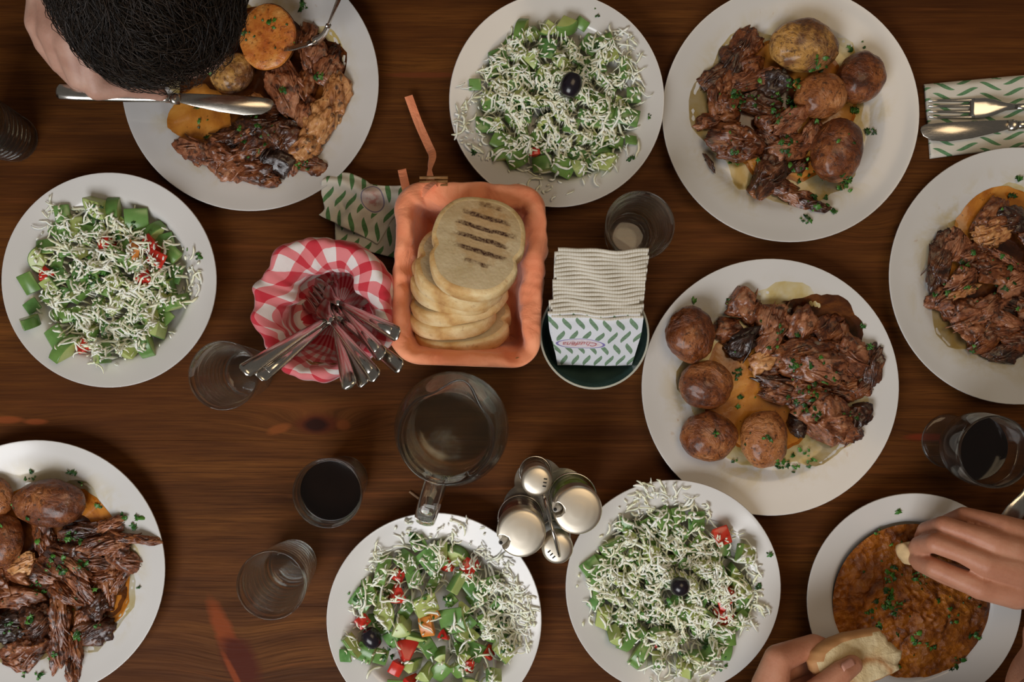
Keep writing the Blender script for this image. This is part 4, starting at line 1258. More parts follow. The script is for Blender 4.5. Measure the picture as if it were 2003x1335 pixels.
# slices lean on each other, their near crusts raised
TILT = 44
words = ['lowest bread slice at the front of the orange basket', 'second bread slice from the front of the basket, crust up', 'third bread slice from the front of the basket',
         'fourth bread slice from the front, curved under the others', 'fifth bread slice from the front, close under the top slices', 'second highest bread slice, dark grill marks at its left end',
         'top bread slice with dark grill stripes']
front = [(905, 686, .064, 5), (884, 655, .076, 4), (904, 624, .088, 11), (884, 604, .098, -8), (880, 592, .109, -18), (912, 582, .127, -11)]
lens = [.074, .078, .080, .084, .090, .104]
wid = [.103, .096, .104, .096, .096, .090]
wsel = [0, 1, 2, 3, 5, 6]
for i, (px, py, z, yaw) in enumerate(front):
    L, W = lens[i], wid[i]
    til = R(TILT if i < 4 else (36 if i == 4 else 22))
    fr = at(px, py, z)
    # local frame: -y end is the raised near crust
    Rm = Matrix.Rotation(R(yaw), 3, 'Z') @ Matrix.Rotation(-til, 3, 'X')
    ctr = fr - Rm @ Vector((0, -L / 2, 0))
    bread(300 + i, W, L, .0175 if i < 4 else .0195, ctr, Rm.to_euler(), words[wsel[i]])

# ------------------------------------------------------------------ cutlery
def fork_meshes(m):
    h = Geo()
    for k, y in enumerate((-.0090, -.0030, .0030, .0090)):
        pts = [(0, y * .92, .0030), (.012, y, .0012), (.028, y, .0), (.046, y * 1.02, .0012), (.050, y, .0020)]
        h.add(tube(pts, [.0007, .0014, .0018, .0020, .0020], 8, up=(0, 0, 1), flat=.7))
    h.add(tube([(.045, 0, .0010), (.050, 0, .0020), (.060, 0, .0045), (.070, 0, .0068), (.080, 0, .0078), (.092, 0, .0080)], [.0108, .0113, .0108, .0080, .0042, .0030], 12, up=(0, 0, 1), flat=[.16, .16, .17, .25, .5, .65]))
    hd = Geo().add(tube([(.088, 0, .0080), (.105, 0, .0074), (.13, 0, .0056), (.16, 0, .0034), (.180, 0, .0024), (.190, 0, .0022), (.1935, 0, .0022)], [.0030, .0036, .0050, .0066, .0076, .0074, .0045], 12, up=(0, 0, 1), flat=[.65, .6, .45, .30, .24, .22, .22]))
    hd.add(tube([(.125, 0, .0072), (.16, 0, .0050), (.182, 0, .0040)], [.0008, .0024, .0040], 8, up=(0, 0, 1), flat=[.5, .35, .2]))
    return [('head', h), ('handle', hd)]
def spoon_meshes(m):
    h = Geo()
    n = 20
    v = []; f = []
    for i in range(9):
        s = i / 8
        for j in range(n):
            a = 2 * PI * j / n
            v.append(Vector((.029 + .029 * s * math.cos(a), .0185 * s * math.sin(a) * (1 - .12 * math.cos(a)), .0065 * s * s)))
    for i in range(8):
        for j in range(n): f.append((i * n + j, (i + 1) * n + j, (i + 1) * n + (j + 1) % n, i * n + (j + 1) % n))
    for q in range(len(v)): v.append(v[q] - Vector((0, 0, .0009)))
    m2 = len(v) // 2
    f += [tuple(reversed([i + m2 for i in q])) for q in f]
    f += [(8 * n + j, m2 + 8 * n + j, m2 + 8 * n + (j + 1) % n, 8 * n + (j + 1) % n) for j in range(n)]
    h.add((v, f))
    h.add(tube([(.054, 0, .0055), (.064, 0, .0085), (.078, 0, .0100), (.092, 0, .0100)], [.0060, .0042, .0030, .0030], 10, up=(0, 0, 1), flat=[.25, .5, .7, .65]))
    hd = Geo().add(tube([(.088, 0, .0100), (.105, 0, .0092), (.13, 0, .0066), (.16, 0, .0038), (.180, 0, .0026), (.190, 0, .0022), (.1935, 0, .0022)], [.0030, .0036, .0050, .0066, .0076, .0074, .0045], 12, up=(0, 0, 1), flat=[.65, .6, .45, .30, .24, .22, .22]))
    return [('bowl', h), ('handle', hd)]
def knife_meshes(m):
    top = [(0, .0030), (.0015, .0065), (.006, .0085), (.020, .0092), (.060, .0085), (.098, .0070)]
    low = [(.098, -.0020), (.080, -.0055), (.055, -.0095), (.030, -.0112), (.012, -.0090), (.003, -.0035)]
    poly = top + low
    v, f = prism(list(reversed(poly)), .0016)
    v, f = bevelled((v, f), .0005, 1, 40)
    b = Geo().add(([Vector((x, y, z + .0042)) for x, y, z in v], f))
    b.add(tube([(.094, .0012, .0042), (.100, .0012, .0042), (.104, .0010, .0042)], [.0058, .0062, .0048], 12, up=(0, 0, 1), flat=[.35, .62, .8]))
    hd = Geo().add(tube([(.102, .001, .0042), (.110, .001, .0044), (.14, 0, .0044), (.17, 0, .0040), (.195, 0, .0036), (.210, 0, .0034), (.2135, 0, .0034)], [.0042, .0046, .0054, .0068, .0080, .0082, .0050], 12, up=(0, 0, 1), flat=[.85, .8, .65, .5, .42, .38, .38]))
    return [('blade', b), ('handle', hd)]
CUT = {}
for nm, fn in (('fork', fork_meshes), ('spoon', spoon_meshes), ('knife', knife_meshes)):
    CUT[nm] = [(pn, make_mesh(nm + '_' + pn, g.v, g.f, M_BLADE if pn == 'blade' else M_STEEL)) for pn, g in fn(None)]
CUTLEN = {'fork': .1935, 'spoon': .1935, 'knife': .2135}
def cutlery(kind, tip, end, label, group=None, up=(0, 0, 1), from_end=True):
    """lies along tip -> end; with from_end the handle's end sits exactly at end"""
    tip, end = Vector(tip), Vector(end)
    x = (end - tip).normalized()
    z = Vector(up) - x * Vector(up).dot(x); z.normalize()
    y = z.cross(x)
    org = end - x * CUTLEN[kind] if from_end else tip
    t = thing(kind, label, kind, org, group)
    t.rotation_euler = Matrix((x, y, z)).transposed().to_euler()
    for pn, me in CUT[kind]: place(pn, me, t)
    return t

# ---- round basket lined with the red checked cloth
RB = at(628, 605, .095); RB.z = 0
rbk = thing('cutlery_basket', 'round wicker cutlery basket under a red checked cloth', 'basket', (RB.x, RB.y, 0))
for i in range(11):
    z = .0035 + i * .0062
    r = .0520 + .008 * z / .09
    pts = [(RB.x + (r + .0009 * math.sin(j * 1.25 + PI * (i % 2))) * math.cos(2 * PI * j / 64), RB.y + (r + .0009 * math.sin(j * 1.25 + PI * (i % 2))) * math.sin(2 * PI * j / 64), z) for j in range(64)]
    v, f = tube(pts, .0033, 6, closed=True, up=(0, 0, 1))
    obj('wicker_strand', v, f, M_WICKER, rbk)
v, f = lathe([(0, .0005), (.050, .0005), (.050, .005), (0, .005)], 40, (RB.x, RB.y, 0))
obj('base', v, f, M_WICKER, rbk)
def gingham():
    inner = [(0.0001, .0078), (.020, .0080), (.040, .0088), (.0450, .014), (.0465, .030), (.0480, .046), (.0495, .062), (.0515, .076), (.0540, .088), (.0580, .0955), (.0625, .0985), (.0668, .0970), (.0690, .0910), (.0700, .082), (.0695, .070), (.0680, .058), (.0665, .048)]
    N = 200
    v, f, uv, ua = [], [], [], []
    s = 0.0
    for k, (r, z) in enumerate(inner):
        if k: s += math.hypot(r - inner[k - 1][0], z - inner[k - 1][1])
        for j in range(N):
            a = 2 * PI * j / N
            w = smoothstep(3, 9, k)
            q = Vector((math.cos(a), math.sin(a), 0))
            pl = 1.6 * fbm(q * 2.6 + Vector((9, 1, k * .05)), 3) + .35 * math.sin(9 * a + 2.2 * math.sin(2 * a + .5) + k * .12)          # folds
            fl = fbm(q * 1.6 + Vector((2, 5, k * .10)), 3)
            rr = r + w * (.0032 * pl + .0050 * fl)
            zz = z + w * (.0028 * pl * (1 if k < 11 else .3) + .006 * fl)
            # deep flap folded inwards on the upper left, full roll along the top and right
            up = math.exp(-((math.atan2(math.sin(a - R(100)), math.cos(a - R(100)))) / 1.0) ** 2)
            ul = math.exp(-((math.atan2(math.sin(a - R(165)), math.cos(a - R(165)))) / .45) ** 2)
            ri = math.exp(-((math.atan2(math.sin(a - R(25)), math.cos(a - R(25)))) / .5) ** 2)
            lo = math.exp(-((math.atan2(math.sin(a + R(75)), math.cos(a + R(75)))) / .7) ** 2)
            if 4 <= k <= 9:
                e = math.sin((k - 4) / 5 * PI)
                rr -= (.012 * up + .016 * ul + .010 * ri - .004 * lo) * e * (.9 + .4 * pl)
            if k >= 6: zz += .004 * up - .012 * lo
            if k >= 9: rr += -.002 * lo + .0015 * up
            if k <= 3: zz = z
            v.append(Vector((RB.x + rr * math.cos(a), RB.y + rr * math.sin(a), zz)))
            uv.append((a * .0624 + (s - .13) * .9 * math.sin(2 * a + .7) + .006 * fl, s + .014 * math.sin(3 * a + 1)))
            ua.append(a)
    for k in range(len(inner) - 1):
        for j in range(N):
            l = (j + 1) % N
            f.append((k * N + j, k * N + l, (k + 1) * N + l, (k + 1) * N + j))
    me_base = Vector((RB.x, RB.y, 0))
    me = bpy.data.meshes.new('checked_cloth')
    me.from_pydata([tuple(p - me_base) for p in v], [], f)
    me.materials.append(M_GINGHAM)
    ul_ = me.uv_layers.new(name='uv')
    buf = []
    for p in me.polygons:
        js = [uv[i] for i in p.vertices]
        as_ = [ua[i] for i in p.vertices]
        wrap = max(as_) - min(as_) > 3
        for q, aa in zip(js, as_): buf += [q[0] + (2 * PI * .0624 if wrap and aa < 3 else 0), q[1]]
    ul_.data.foreach_set('uv', buf)
    me.polygons.foreach_set('use_smooth', [True] * len(me.polygons))
    o = place('checked_cloth', me, None, me_base)
    md = o.modifiers.new('thick', 'SOLIDIFY'); md.thickness = .0010; md.offset = -1
    sb = o.modifiers.new('smooth', 'SUBSURF'); sb.levels = 1; sb.render_levels = 1
    tag(o, 'red and white checked cloth draped inside the round cutlery basket', 'cloth')
gingham()
BOT = lambda dx, dy: Vector((RB.x + dx, RB.y + dy, .012))
G = 'cutlery standing in the checked cloth basket'
hs = [('fork', (784, 657), .128, (-.020, .024), 'fork handle pointing right towards the bread, highest of the fan'),
      ('spoon', (788, 722), .130, (-.022, .018), 'spoon handle in the fan, second from the bread basket'),
      ('fork', (740, 742), .138, (-.026, .022), 'fork handle in the middle of the fan with a ridged end'),
      ('spoon', (716, 755), .130, (-.012, .020), 'spoon handle squeezed between two others at the bottom of the fan'),
      ('knife', (688, 762), .134, (-.006, .016), 'knife handle lowest in the fan of cutlery'),
      ('fork', (752, 700), .122, (-.008, .026), 'short showing fork handle hidden beneath the fan'),
      ('knife', (473, 732), .130, (.024, .012), 'broad knife handle pointing left over the water glass'),
      ('fork', (504, 742), .124, (.020, .006), 'slim fork handle pointing left beside the broad knife')]
for kind, (ex, ey), ez, (bx, by), lab in hs:
    e = at(ex, ey, ez); b = BOT(bx, by)
    cutlery(kind, b, e, lab, G, up=Vector((0, 0, 1)) + (e - b).cross(Vector((0, 0, 1))) * .8, from_end=True)

# ---- folded napkin with fork and knife at the right
def sheet(name, corners, nx, ny, zf, m, label, cat, thick=.0008, parent=None, uvs=None, org=None):
    """corner order: (u0,v0) (u1,v0) (u1,v1) (u0,v1), each a world point"""
    c = [Vector(p) for p in corners]
    v, f, uv = [], [], []
    o = (c[0] + c[1] + c[2] + c[3]) / 4 if org is None else Vector(org)
    for j in range(ny + 1):
        for i in range(nx + 1):
            a, b = i / nx, j / ny
            p = c[0] * (1 - a) * (1 - b) + c[1] * a * (1 - b) + c[2] * a * b + c[3] * (1 - a) * b
            p = p + zf(a, b, p)
            v.append(p); uv.append((p.x - o.x, p.y - o.y))
    for j in range(ny):
        for i in range(nx):
            k = j * (nx + 1) + i
            f.append((k, k + 1, k + nx + 2, k + nx + 1))
    ob = obj(name, v, f, m, parent, None if parent else (o.x, o.y, 0), True, uv)
    md = ob.modifiers.new('thick', 'SOLIDIFY'); md.thickness = thick; md.offset = 1
    if label: tag(ob, label, cat)
    return ob
napf = thing('printed_napkin', 'folded paper napkin with green strokes under fork and knife at right', 'napkin', at(1910, 230, 0))
for lay, z in ((0, .0008), (1, .0030)):
    d = lay * 1.5
    sheet('paper_layer', [at(1818 + d, 311 - d, z), at(2110, 274 - d, z), at(2100, 139 + d, z), at(1806 + d, 166 + d, z)], 40, 14,
          lambda a, b, p: Vector((0, 0, .0006 + .0006 * fbm(p * 30, 3))), M_NAP_FLAT, None, None, .0016, napf, org=at(1910, 230))
cutlery('fork', at(1813, 214, .0062), at(2003, 212, .0062), 'steel fork lying on the printed napkin at the right', from_end=False)
cutlery('knife', at(1796, 262, .0080), at(2003, 247, .0080), 'steel table knife lying on the printed napkin below the fork', from_end=False)
# ---- crumpled napkin between the plate and the baskets
def crumpled():
    t = thing('crumpled_napkin', 'crumpled paper napkin with green strokes and red emblem behind the checked basket', 'napkin', at(715, 430, 0))
    O = at(700, 420, .02)
    sheet('paper_layer', [at(658, 478, .003), at(800, 512, .003), at(808, 380, .006), at(655, 392, .006)], 34, 30,
          lambda a, b, p: Vector((0, 0, .004 + .003 * fbm(p * 38, 3))), M_NAP_CRUMP, None, None, .0007, t, org=O)
    def zf(a, b, p):
        ridge = .010 * math.exp(-((a - .45 - .2 * b) / .16) ** 2) + .008 * math.exp(-((b - .80) / .12) ** 2)
        z = ridge + .004 * fbm(p * 42, 3)
        # curled left tip and wavy upper edge
        dx = .006 * math.sin(b * 5 + 1) * (1 - a) + .003 * fbm(p * 60, 2)
        dy = .004 * math.sin(a * 8) * b
        return Vector((dx, dy, z))
    sheet('paper_layer', [at(614, 420, .014), at(740, 478, .012), at(806, 372, .016), at(652, 340, .018)], 44, 40, zf, M_NAP_CRUMP, None, None, .0007, t, org=O)
crumpled()

# ------------------------------------------------------------------ bowl of napkins
BW = at(1163, 655, .05); BW.z = 0
bowl = thing('napkin_bowl', 'small teal glazed bowl holding paper napkins', 'bowl', (BW.x, BW.y, 0))
v, f = lathe([(0, .0), (.030, .0), (.033, .0012), (.043, .006), (.0515, .020), (.0552, .040), (.0560, .0490), (.0558, .0500)], 64, BW)
obj('outer_glaze', v, f, M_BOWL_RIM, bowl)
v, f = lathe([(.0558, .0500), (.0548, .0503), (.0538, .0496)], 64, BW)
obj('rim', v, f, M_BOWL_RIM, bowl)
v, f = lathe([(.0538, .0496), (.0530, .040), (.0495, .021), (.041, .009), (.030, .0050), (0, .0045)], 64, BW)
obj('inner_glaze', v, f, M_BOWL_IN, bowl)
ORD = ['first', 'second', 'third', 'fourth', 'fifth', 'sixth', 'seventh', 'eighth', 'ninth', 'tenth', 'eleventh', 'twelfth', 'thirteenth', 'fourteenth', 'fifteenth', 'sixteenth', 'seventeenth', 'last']
def napkin_stack():
    n = 18
    for i in range(n):
        k = i / (n - 1)
        yb = -.0240 + .052 * k; zb = .031 - .012 * math.sin(k * PI)
        yt = at(0, 621 - 131 * k, .108 + .012 * k).y; zt = .108 + .012 * k
        rnd = random.Random(i + 5)
        cx = at(1168 + 10 * k, 0, zt).x + rnd.uniform(-.0012, .0012) - (.004 if i in (1, 4) else 0)
        cb = at(1163, 0, zb).x
        wt, wb = .0870 / 2 + rnd.uniform(-.001, .001), .0385 if i < 13 else .034
        th = .00162
        nx, ns = 14, 10
        ax = (Vector((0, yt - yb, zt - zb))).normalized()
        nrm = Vector((0, -ax.z, ax.y))       # towards the viewer's side
        def S(u, s, off):
            """u in -1..1 across, s in 0..1 from foot to top"""
            w = wb + (wt - wb) * min(1, s * 1.5)
            c = cb + (cx - cb) * s
            wave = .0016 * math.sin(u * 3.2 + .6) * (.3 + .7 * s) + .0009 * math.sin(u * 7 + i * .7) * s
            p = Vector((c + u * w, yb + (yt - yb) * s, zb + (zt - zb) * s))
            return p + nrm * (off + wave)
        v, f, uv = [], [], []
        rows = [(s / ns, th) for s in range(ns + 1)] + [(1.012, th * .5), (1.012, -th * .5)] + [((ns - s) / ns, -th) for s in range(ns + 1)]
        for s, off in rows:
            for j in range(nx + 1):
                u = -1 + 2 * j / nx
                v.append(S(u, s, off)); uv.append((u * .0425, (s - .5) * .092))
        for r in range(len(rows) - 1):
            for j in range(nx):
                q = r * (nx + 1) + j
                f.append((q, q + 1, q + nx + 2, q + nx + 1))
        m = len(rows) - 1
        for r in range(m):     # side edges
            pass
        org = Vector((cb, yb, zb))
        fm = [(0 if r < ns else 1) for r in range(len(rows) - 1) for j in range(nx)]
        o = obj('paper_napkin', v, f, [M_NAP_FRONT if i < 2 else M_NAPTEX, M_NAPTEX], None, org, True, uv, fm)
        lab = 'front paper napkin with green strokes and oval red script in the bowl' if i == 0 else f'{ORD[i]} paper napkin from the front of the stack in the teal bowl, beige edge showing'
        tag(o, lab, 'napkin', 'paper napkins in the bowl')
        if i == 0:
            cu = bpy.data.curves.new('script', 'FONT'); cu.body = 'Chudena'; cu.size = .0105; cu.shear = .35; cu.align_x = 'CENTER'; cu.align_y = 'CENTER'
            to = bpy.data.objects.new('script_tmp', cu); COL.objects.link(to)
            bpy.context.view_layer.update()
            dg = bpy.context.evaluated_depsgraph_get()
            me = bpy.data.meshes.new_from_object(to.evaluated_get(dg))
            pts = []
            for q in me.vertices:      # printed upside down on the napkin as it stands
                u, w = -q.co.x * .92 - .0155, -q.co.y * 1.0 - .002
                pts.append(S(u / .0425, w / .092 + .5, th + .00035))
            fs = [tuple(p.vertices) for p in me.polygons]
            bpy.data.objects.remove(to); bpy.data.meshes.remove(me)
            sc = obj('printed_script', pts, fs, M_RED_INK, o, smooth=False)
            # children keep local coordinates of the napkin
napkin_stack()
# ------------------------------------------------------------------ glasses
def glass_mesh(name, H, Rt, Rb, ribs=True, seg=72):
    wall = .0016
    out = [(0, .0012), (Rb - .004, .0006), (Rb - .001, .0003), (Rb, .002)]
    for i in range(1, 13):
        t = i / 12
        out.append((Rb + (Rt - Rb) * t ** .9, .002 + (H - .003) * t))
    rim = [(Rt - .0002, H - .0003), (Rt - wall * .5, H), (Rt - wall + .0001, H - .0004)]
    inn = []
    zb = .0085
    m = 60 if ribs else 14
    for i in range(m + 1):
        z = H - .001 - (H - .001 - zb) * i / m
        t = (z - .002) / (H - .003)
        r = Rb + (Rt - Rb) * max(t, 0) ** .9 - wall
        if ribs:
            k = smoothstep(.012, .022, z) * (1 - smoothstep(H - .020, H - .010, z))
            r -= k * .0016 * (1 + math.sin(2 * PI * z / .0098))
        if i == m: r -= .001
        inn.append((r, z))
    inn += [(inn[-1][0] - .003, zb - .0015), (inn[-1][0] * .55, zb - .0022), (0, zb - .0024)]
    v, f = lathe(out + rim + inn, seg)
    return make_mesh(name, v, f, M_GLASS), inn
ME_TUMBLER, INN_T = glass_mesh('tumbler', .095, .0340, .0250)
def tumbler(px, py, label, liquid=None, rotz=0.0):
    c = at(px, py, .095); c.z = .0
    t = thing('drinking_glass', label, 'glass', c, 'drinking glasses on the table')
    place('glass_wall', ME_TUMBLER, t)
    if liquid:
        lv, m, nm = liquid
        prof = [(0, .0068)]
        for r, z in sorted([(r, z) for r, z in INN_T if r > 0.008], key=lambda q: q[1]):
            if z <= lv: prof.append((max(r - .00025, .001), z + .0002))
        prof += [(prof[-1][0], lv), (prof[-1][0] - .001, lv - .0003), (0, lv - .0004)]
        v, f = lathe(prof, 72)
        place(nm, make_mesh(nm, v, f, m), t)
    return t
tumbler(1252, 441, 'empty ribbed water glass behind the napkin bowl')
tumbler(436, 735, 'empty ribbed water glass under the cutlery handles at left')
tumbler(530, 1146, 'empty ribbed water glass below the dark drink')
tumbler(640, 966, 'ribbed glass of dark cola left of the jug', (.076, M_COLA, 'cola'))
c = at(30, 272, .0)
tumbler(1001.5 + c.x * FPX / .905, 667.5 - c.y * FPX / .905, 'dark drink glass cut by the left edge above the salad', (.088, M_COLA, 'cola'))

def goblet():
    foot = at(1856, 864, .002); foot.z = 0
    t = thing('stemmed_glass', 'short stemmed glass of dark drink at the right edge', 'glass', foot, 'drinking glasses on the table')
    out = [(0, .0005), (.0270, .0003), (.0285, .0015), (.0270, .0030), (.012, .0052), (.0060, .0085), (.0050, .016), (.0065, .0225), (.016, .0285), (.0270, .0385), (.0345, .054), (.0368, .072), (.0360, .090), (.0352, .0985)]
    inn = [(.0345, .0990), (.0338, .0983), (.0344, .090), (.0351, .072), (.0328, .054), (.0252, .0400), (.0135, .0315), (0, .0290)]
    v, f = lathe(refine(out, 3) + inn, 72)
    place('glass_wall', make_mesh('goblet', v, f, M_GLASS), t)
    prof = [(0, .0293), (.0132, .0318), (.0249, .0403), (.0324, .0541), (.0336, .058), (.0330, .0578), (0, .0576)]
    v, f = lathe(prof, 64)
    place('cola', make_mesh('goblet_cola', v, f, M_COLA), t)
goblet()

# ------------------------------------------------------------------ water jug
def jug():
    c = at(883, 840, .06); c.z = 0
    t = thing('water_jug', 'glass water jug with spout and handle in the middle of the table', 'jug', c)
    sp, hd = R(73), R(-105)
    out = [(0, .0015), (.036, .0008), (.040, .0004), (.044, .003), (.0540, .022), (.0580, .045), (.0572, .065), (.0520, .085), (.0455, .100), (.0425, .110), (.0425, .120), (.0448, .131)]
    rim = [(.0455, .1338), (.0450, .1352), (.0440, .1352), (.0430, .134)]
    inn = [(.0418, .128), (.0398, .118), (.0396, .110), (.0425, .100), (.0488, .085), (.0540, .065), (.0548, .045), (.0508, .024), (.044, .0115), (.034, .0082), (.018, .0078), (0, .0095)]
    prof = refine(out, 3) + rim + refine(inn, 3)[:-1] + [(0, .0095)]
    prof = [(r, z) if i else (0, z) for i, (r, z) in enumerate(prof)]
    v, f = lathe(prof, 96)
    vv = []
    for x, y, z in v:
        a = math.atan2(y, x)
        d = math.atan2(math.sin(a - sp), math.cos(a - sp))
        k = math.exp(-(d / .30) ** 2) * smoothstep(.108, .134, z)
        side = math.exp(-((abs(d) - .62) / .25) ** 2) * smoothstep(.112, .134, z)
        r = math.hypot(x, y)
        r2 = r + .0105 * k - .0022 * side
        vv.append(Vector((x * r2 / max(r, 1e-6), y * r2 / max(r, 1e-6), z + .004 * k - .001 * side)) if r > 1e-6 else Vector((x, y, z)))
    place('glass_body', make_mesh('jug', vv, f, M_GLASS), t)
    h = []
    for r, z in [(.0425, .124), (.058, .131), (.073, .130), (.0835, .119), (.0870, .100), (.0830, .075), (.0720, .053), (.0590, .040)]:
        h.append(Vector((r * math.cos(hd), r * math.sin(hd), z)))
    h = spline(h, 26)
    # band-like section: wide across, thin along the loop's radius
    v, f = tube(h, [.0042] * 26, 16, up=(-math.sin(hd), math.cos(hd), 0), flat=2.35)
    place('handle', make_mesh('jug_handle', v, f, M_GLASS), t)
    w = [(0, .0100)] + [(r - .0003, z) for r, z in [(.018, .0083), (.034, .0087), (.0436, .0119), (.0506, .0242), (.0546, .045), (.0538, .065), (.0500, .082)]] + [(.0490, .0818), (.047, .0812), (0, .0810)]
    v, f = lathe(w, 96)
    place('water', make_mesh('jug_water', v, f, M_WATER), t)
jug()

# ------------------------------------------------------------------ condiment set
def condiments():
    cz = .112
    A = at(1020, 1046, cz); B = at(1131, 1001, cz); Cc = at(1050, 942, .094); D = at(1091, 1075, .094)
    mid = (A + B + Cc + D) / 4; mid.z = 0
    h = thing('condiment_holder', 'steel condiment holder with a tall wire handle between the four jars', 'holder', mid)
    pts = [A, B, Cc, D]; rad = [.0238, .0250, .0165, .0165]
    # base plate: hull of the four circles
    hull = []
    for k in range(120):
        a = 2 * PI * k / 120
        d = Vector((math.cos(a), math.sin(a), 0))
        r = max((p - mid).dot(d) + q for p, q in zip(pts, rad)) - .006
        hull.append((mid.x + d.x * r, mid.y + d.y * r))
    v, f = prism(hull, .0016)
    obj('base_plate', [Vector((x, y, z + .0008)) for x, y, z in v], f, M_STEEL, h, smooth=False)
    for p, q in zip(pts, rad):
        ring = [(p.x + (q - .0004) * math.cos(2 * PI * k / 40), p.y + (q - .0004) * math.sin(2 * PI * k / 40), .030) for k in range(40)]
        v, f = tube(ring, .0011, 6, closed=True, up=(0, 0, 1))
        obj('ring', v, f, M_STEEL, h)
    e0, e1 = at(1068, 985, .155), at(1094, 1088, .150)
    cpost = (e0 + e1) / 2
    path = [Vector((cpost.x - .004, cpost.y + .010, .0016)), Vector((cpost.x - .004, cpost.y + .010, .09)), e0 + Vector((0, 0, -.03)), e0, (e0 + e1) / 2 + Vector((0, 0, .018)), e1, e1 + Vector((0, 0.004, -.030)), Vector((cpost.x + .002, cpost.y - .008, .09)), Vector((cpost.x + .002, cpost.y - .008, .0016))]
    v, f = tube(spline(path, 60), .0014, 8)
    obj('wire_handle', v, f, M_STEEL, h)
    def cruet(p, liq, nm, name, label, spang, lvl):
        t = thing(name, label, 'cruet', (p.x, p.y, .0018), 'condiment jars')
        out = [(0, 0), (.0195, 0), (.0212, .0015), (.0217, .010), (.0217, .062), (.0205, .068), (.0185, .073), (.0185, .082)]
        inn = [(.0170, .082), (.0170, .073), (.0190, .0675), (.0201, .062), (.0201, .010), (.0190, .004), (0, .0035)]
        v, f = lathe(out + inn, 48); place('glass_body', make_mesh(name + '_glass', v, f, M_GLASS_THIN), t)
        v, f = lathe([(0, .0037), (.0188, .0042), (.0199, .010), (.0199, lvl), (.0190, lvl - .0004), (0, lvl - .0005)], 48)
        place(nm, make_mesh(nm, v, f, liq), t)
        # dome lid with the bite for the pouring tube
        v, f = lathe([(.0205, .078), (.0228, .079)] + refine([(.0236, .083), (.0238, .098), (.0234, .1025), (.0222, .1048), (.0200, .1058), (.0150, .1066), (.0075, .1072)], 7) + [(.005, .1073), (0, .1074)], 144)
        vv = []
        nd = Vector((math.cos(spang), math.sin(spang), 0))
        for q in v:
            q = Vector(q)
            e = q - nd * .0200
            dd = math.hypot(e.x, e.y)
            if dd < .0066 and q.z > .084: q.z -= (q.z - .084) * smoothstep(.0066, .0056, dd)
            vv.append(q)
        lid = place('lid', make_mesh(name + '_lid', vv, f, M_STEEL_B), t)
        b = nd * .0175
        v, f = tube([b + Vector((0, 0, .080)), b + Vector((0, 0, .096)), b + nd * .004 + Vector((0, 0, .104))], [.0034, .0032, .0028], 14)
        sp = place('pouring_tube', make_mesh(name + '_tube', v, f, M_PLASTIC), t)
        v, f = tube([b + nd * .0036 + Vector((0, 0, .1032)), b + nd * .0043 + Vector((0, 0, .1047))], [.0017, .0017], 12)
        place('tube_mouth', make_mesh(name + '_mouth', v, f, M_DARKSLOT), sp)
    cruet(A, M_VINEGAR, 'vinegar', 'vinegar_cruet', 'glass cruet of dark vinegar with domed steel lid, leftmost in the holder', R(205), .055)
    cruet(B, M_OLIVEOIL, 'oil', 'oil_cruet', 'glass cruet of green oil with domed steel lid, rightmost in the holder', R(178), .064)
    def shaker(p, fill_, nm, label, ang, flat):
        t = thing('shaker', label, 'shaker', (p.x, p.y, .0018), 'condiment jars')
        out = [(0, 0), (.0125, 0), (.0138, .0015), (.0140, .008), (.0140, .058), (.0130, .064), (.0130, .069)]
        inn = [(.0118, .069), (.0118, .064), (.0126, .058), (.0126, .008), (.0115, .004), (0, .0035)]
        v, f = lathe(out + inn, 40); place('glass_body', make_mesh('shaker_glass', v, f, M_GLASS_THIN), t)
        v, f = lathe([(0, .0037), (.0113, .0041), (.0124, .008), (.0124, .040), (0, .0396)], 40)
        place(nm, make_mesh(nm, v, f, fill_), t)
        v, f = lathe([(.0140, .066), (.0152, .067), (.0154, .082), (.0152, .0875), (.0142, .0902), (.0115, .0914), (.0060, .0920), (0, .0922)], 48)
        lid = place('lid', make_mesh('shaker_lid', v, f, M_STEEL_B), t)
        for k in (-1, 0, 1):
            a = Vector((math.cos(ang), math.sin(ang), 0)); b = Vector((-a.y, a.x, 0))
            q = a * .0080 + b * (.0036 * k)
            v, f = box(-.0017, .0017, -.0006, .0006, .0906, .0923)
            M = Matrix.Translation(q) @ Matrix.Rotation(ang, 4, 'Z')
            me = make_mesh('hole', [M @ Vector(w) for w in v], f, M_DARKSLOT, False)
            place('hole', me, lid)
    shaker(Cc, M_PEPPERPOWDER, 'pepper', 'shaker with rounded steel lid at the top of the condiment set', R(-10), 0)
    shaker(D, M_SALT, 'salt', 'shaker with flat slotted steel lid at the bottom of the condiment set', R(-140), 1)
condiments()
# small wooden pick beside the jug handle
v, f = tube([at(801, 962, .0014), at(818, 975, .0016), at(838, 990, .0014)], [.0013, .0014, .0012], 6)
tag(obj('wooden_pick', v, f, plain('pale_pick_wood', (.45, .28, .16), .6), None, at(818, 975, 0)), 'short pale stick beside the jug handle', 'stick')
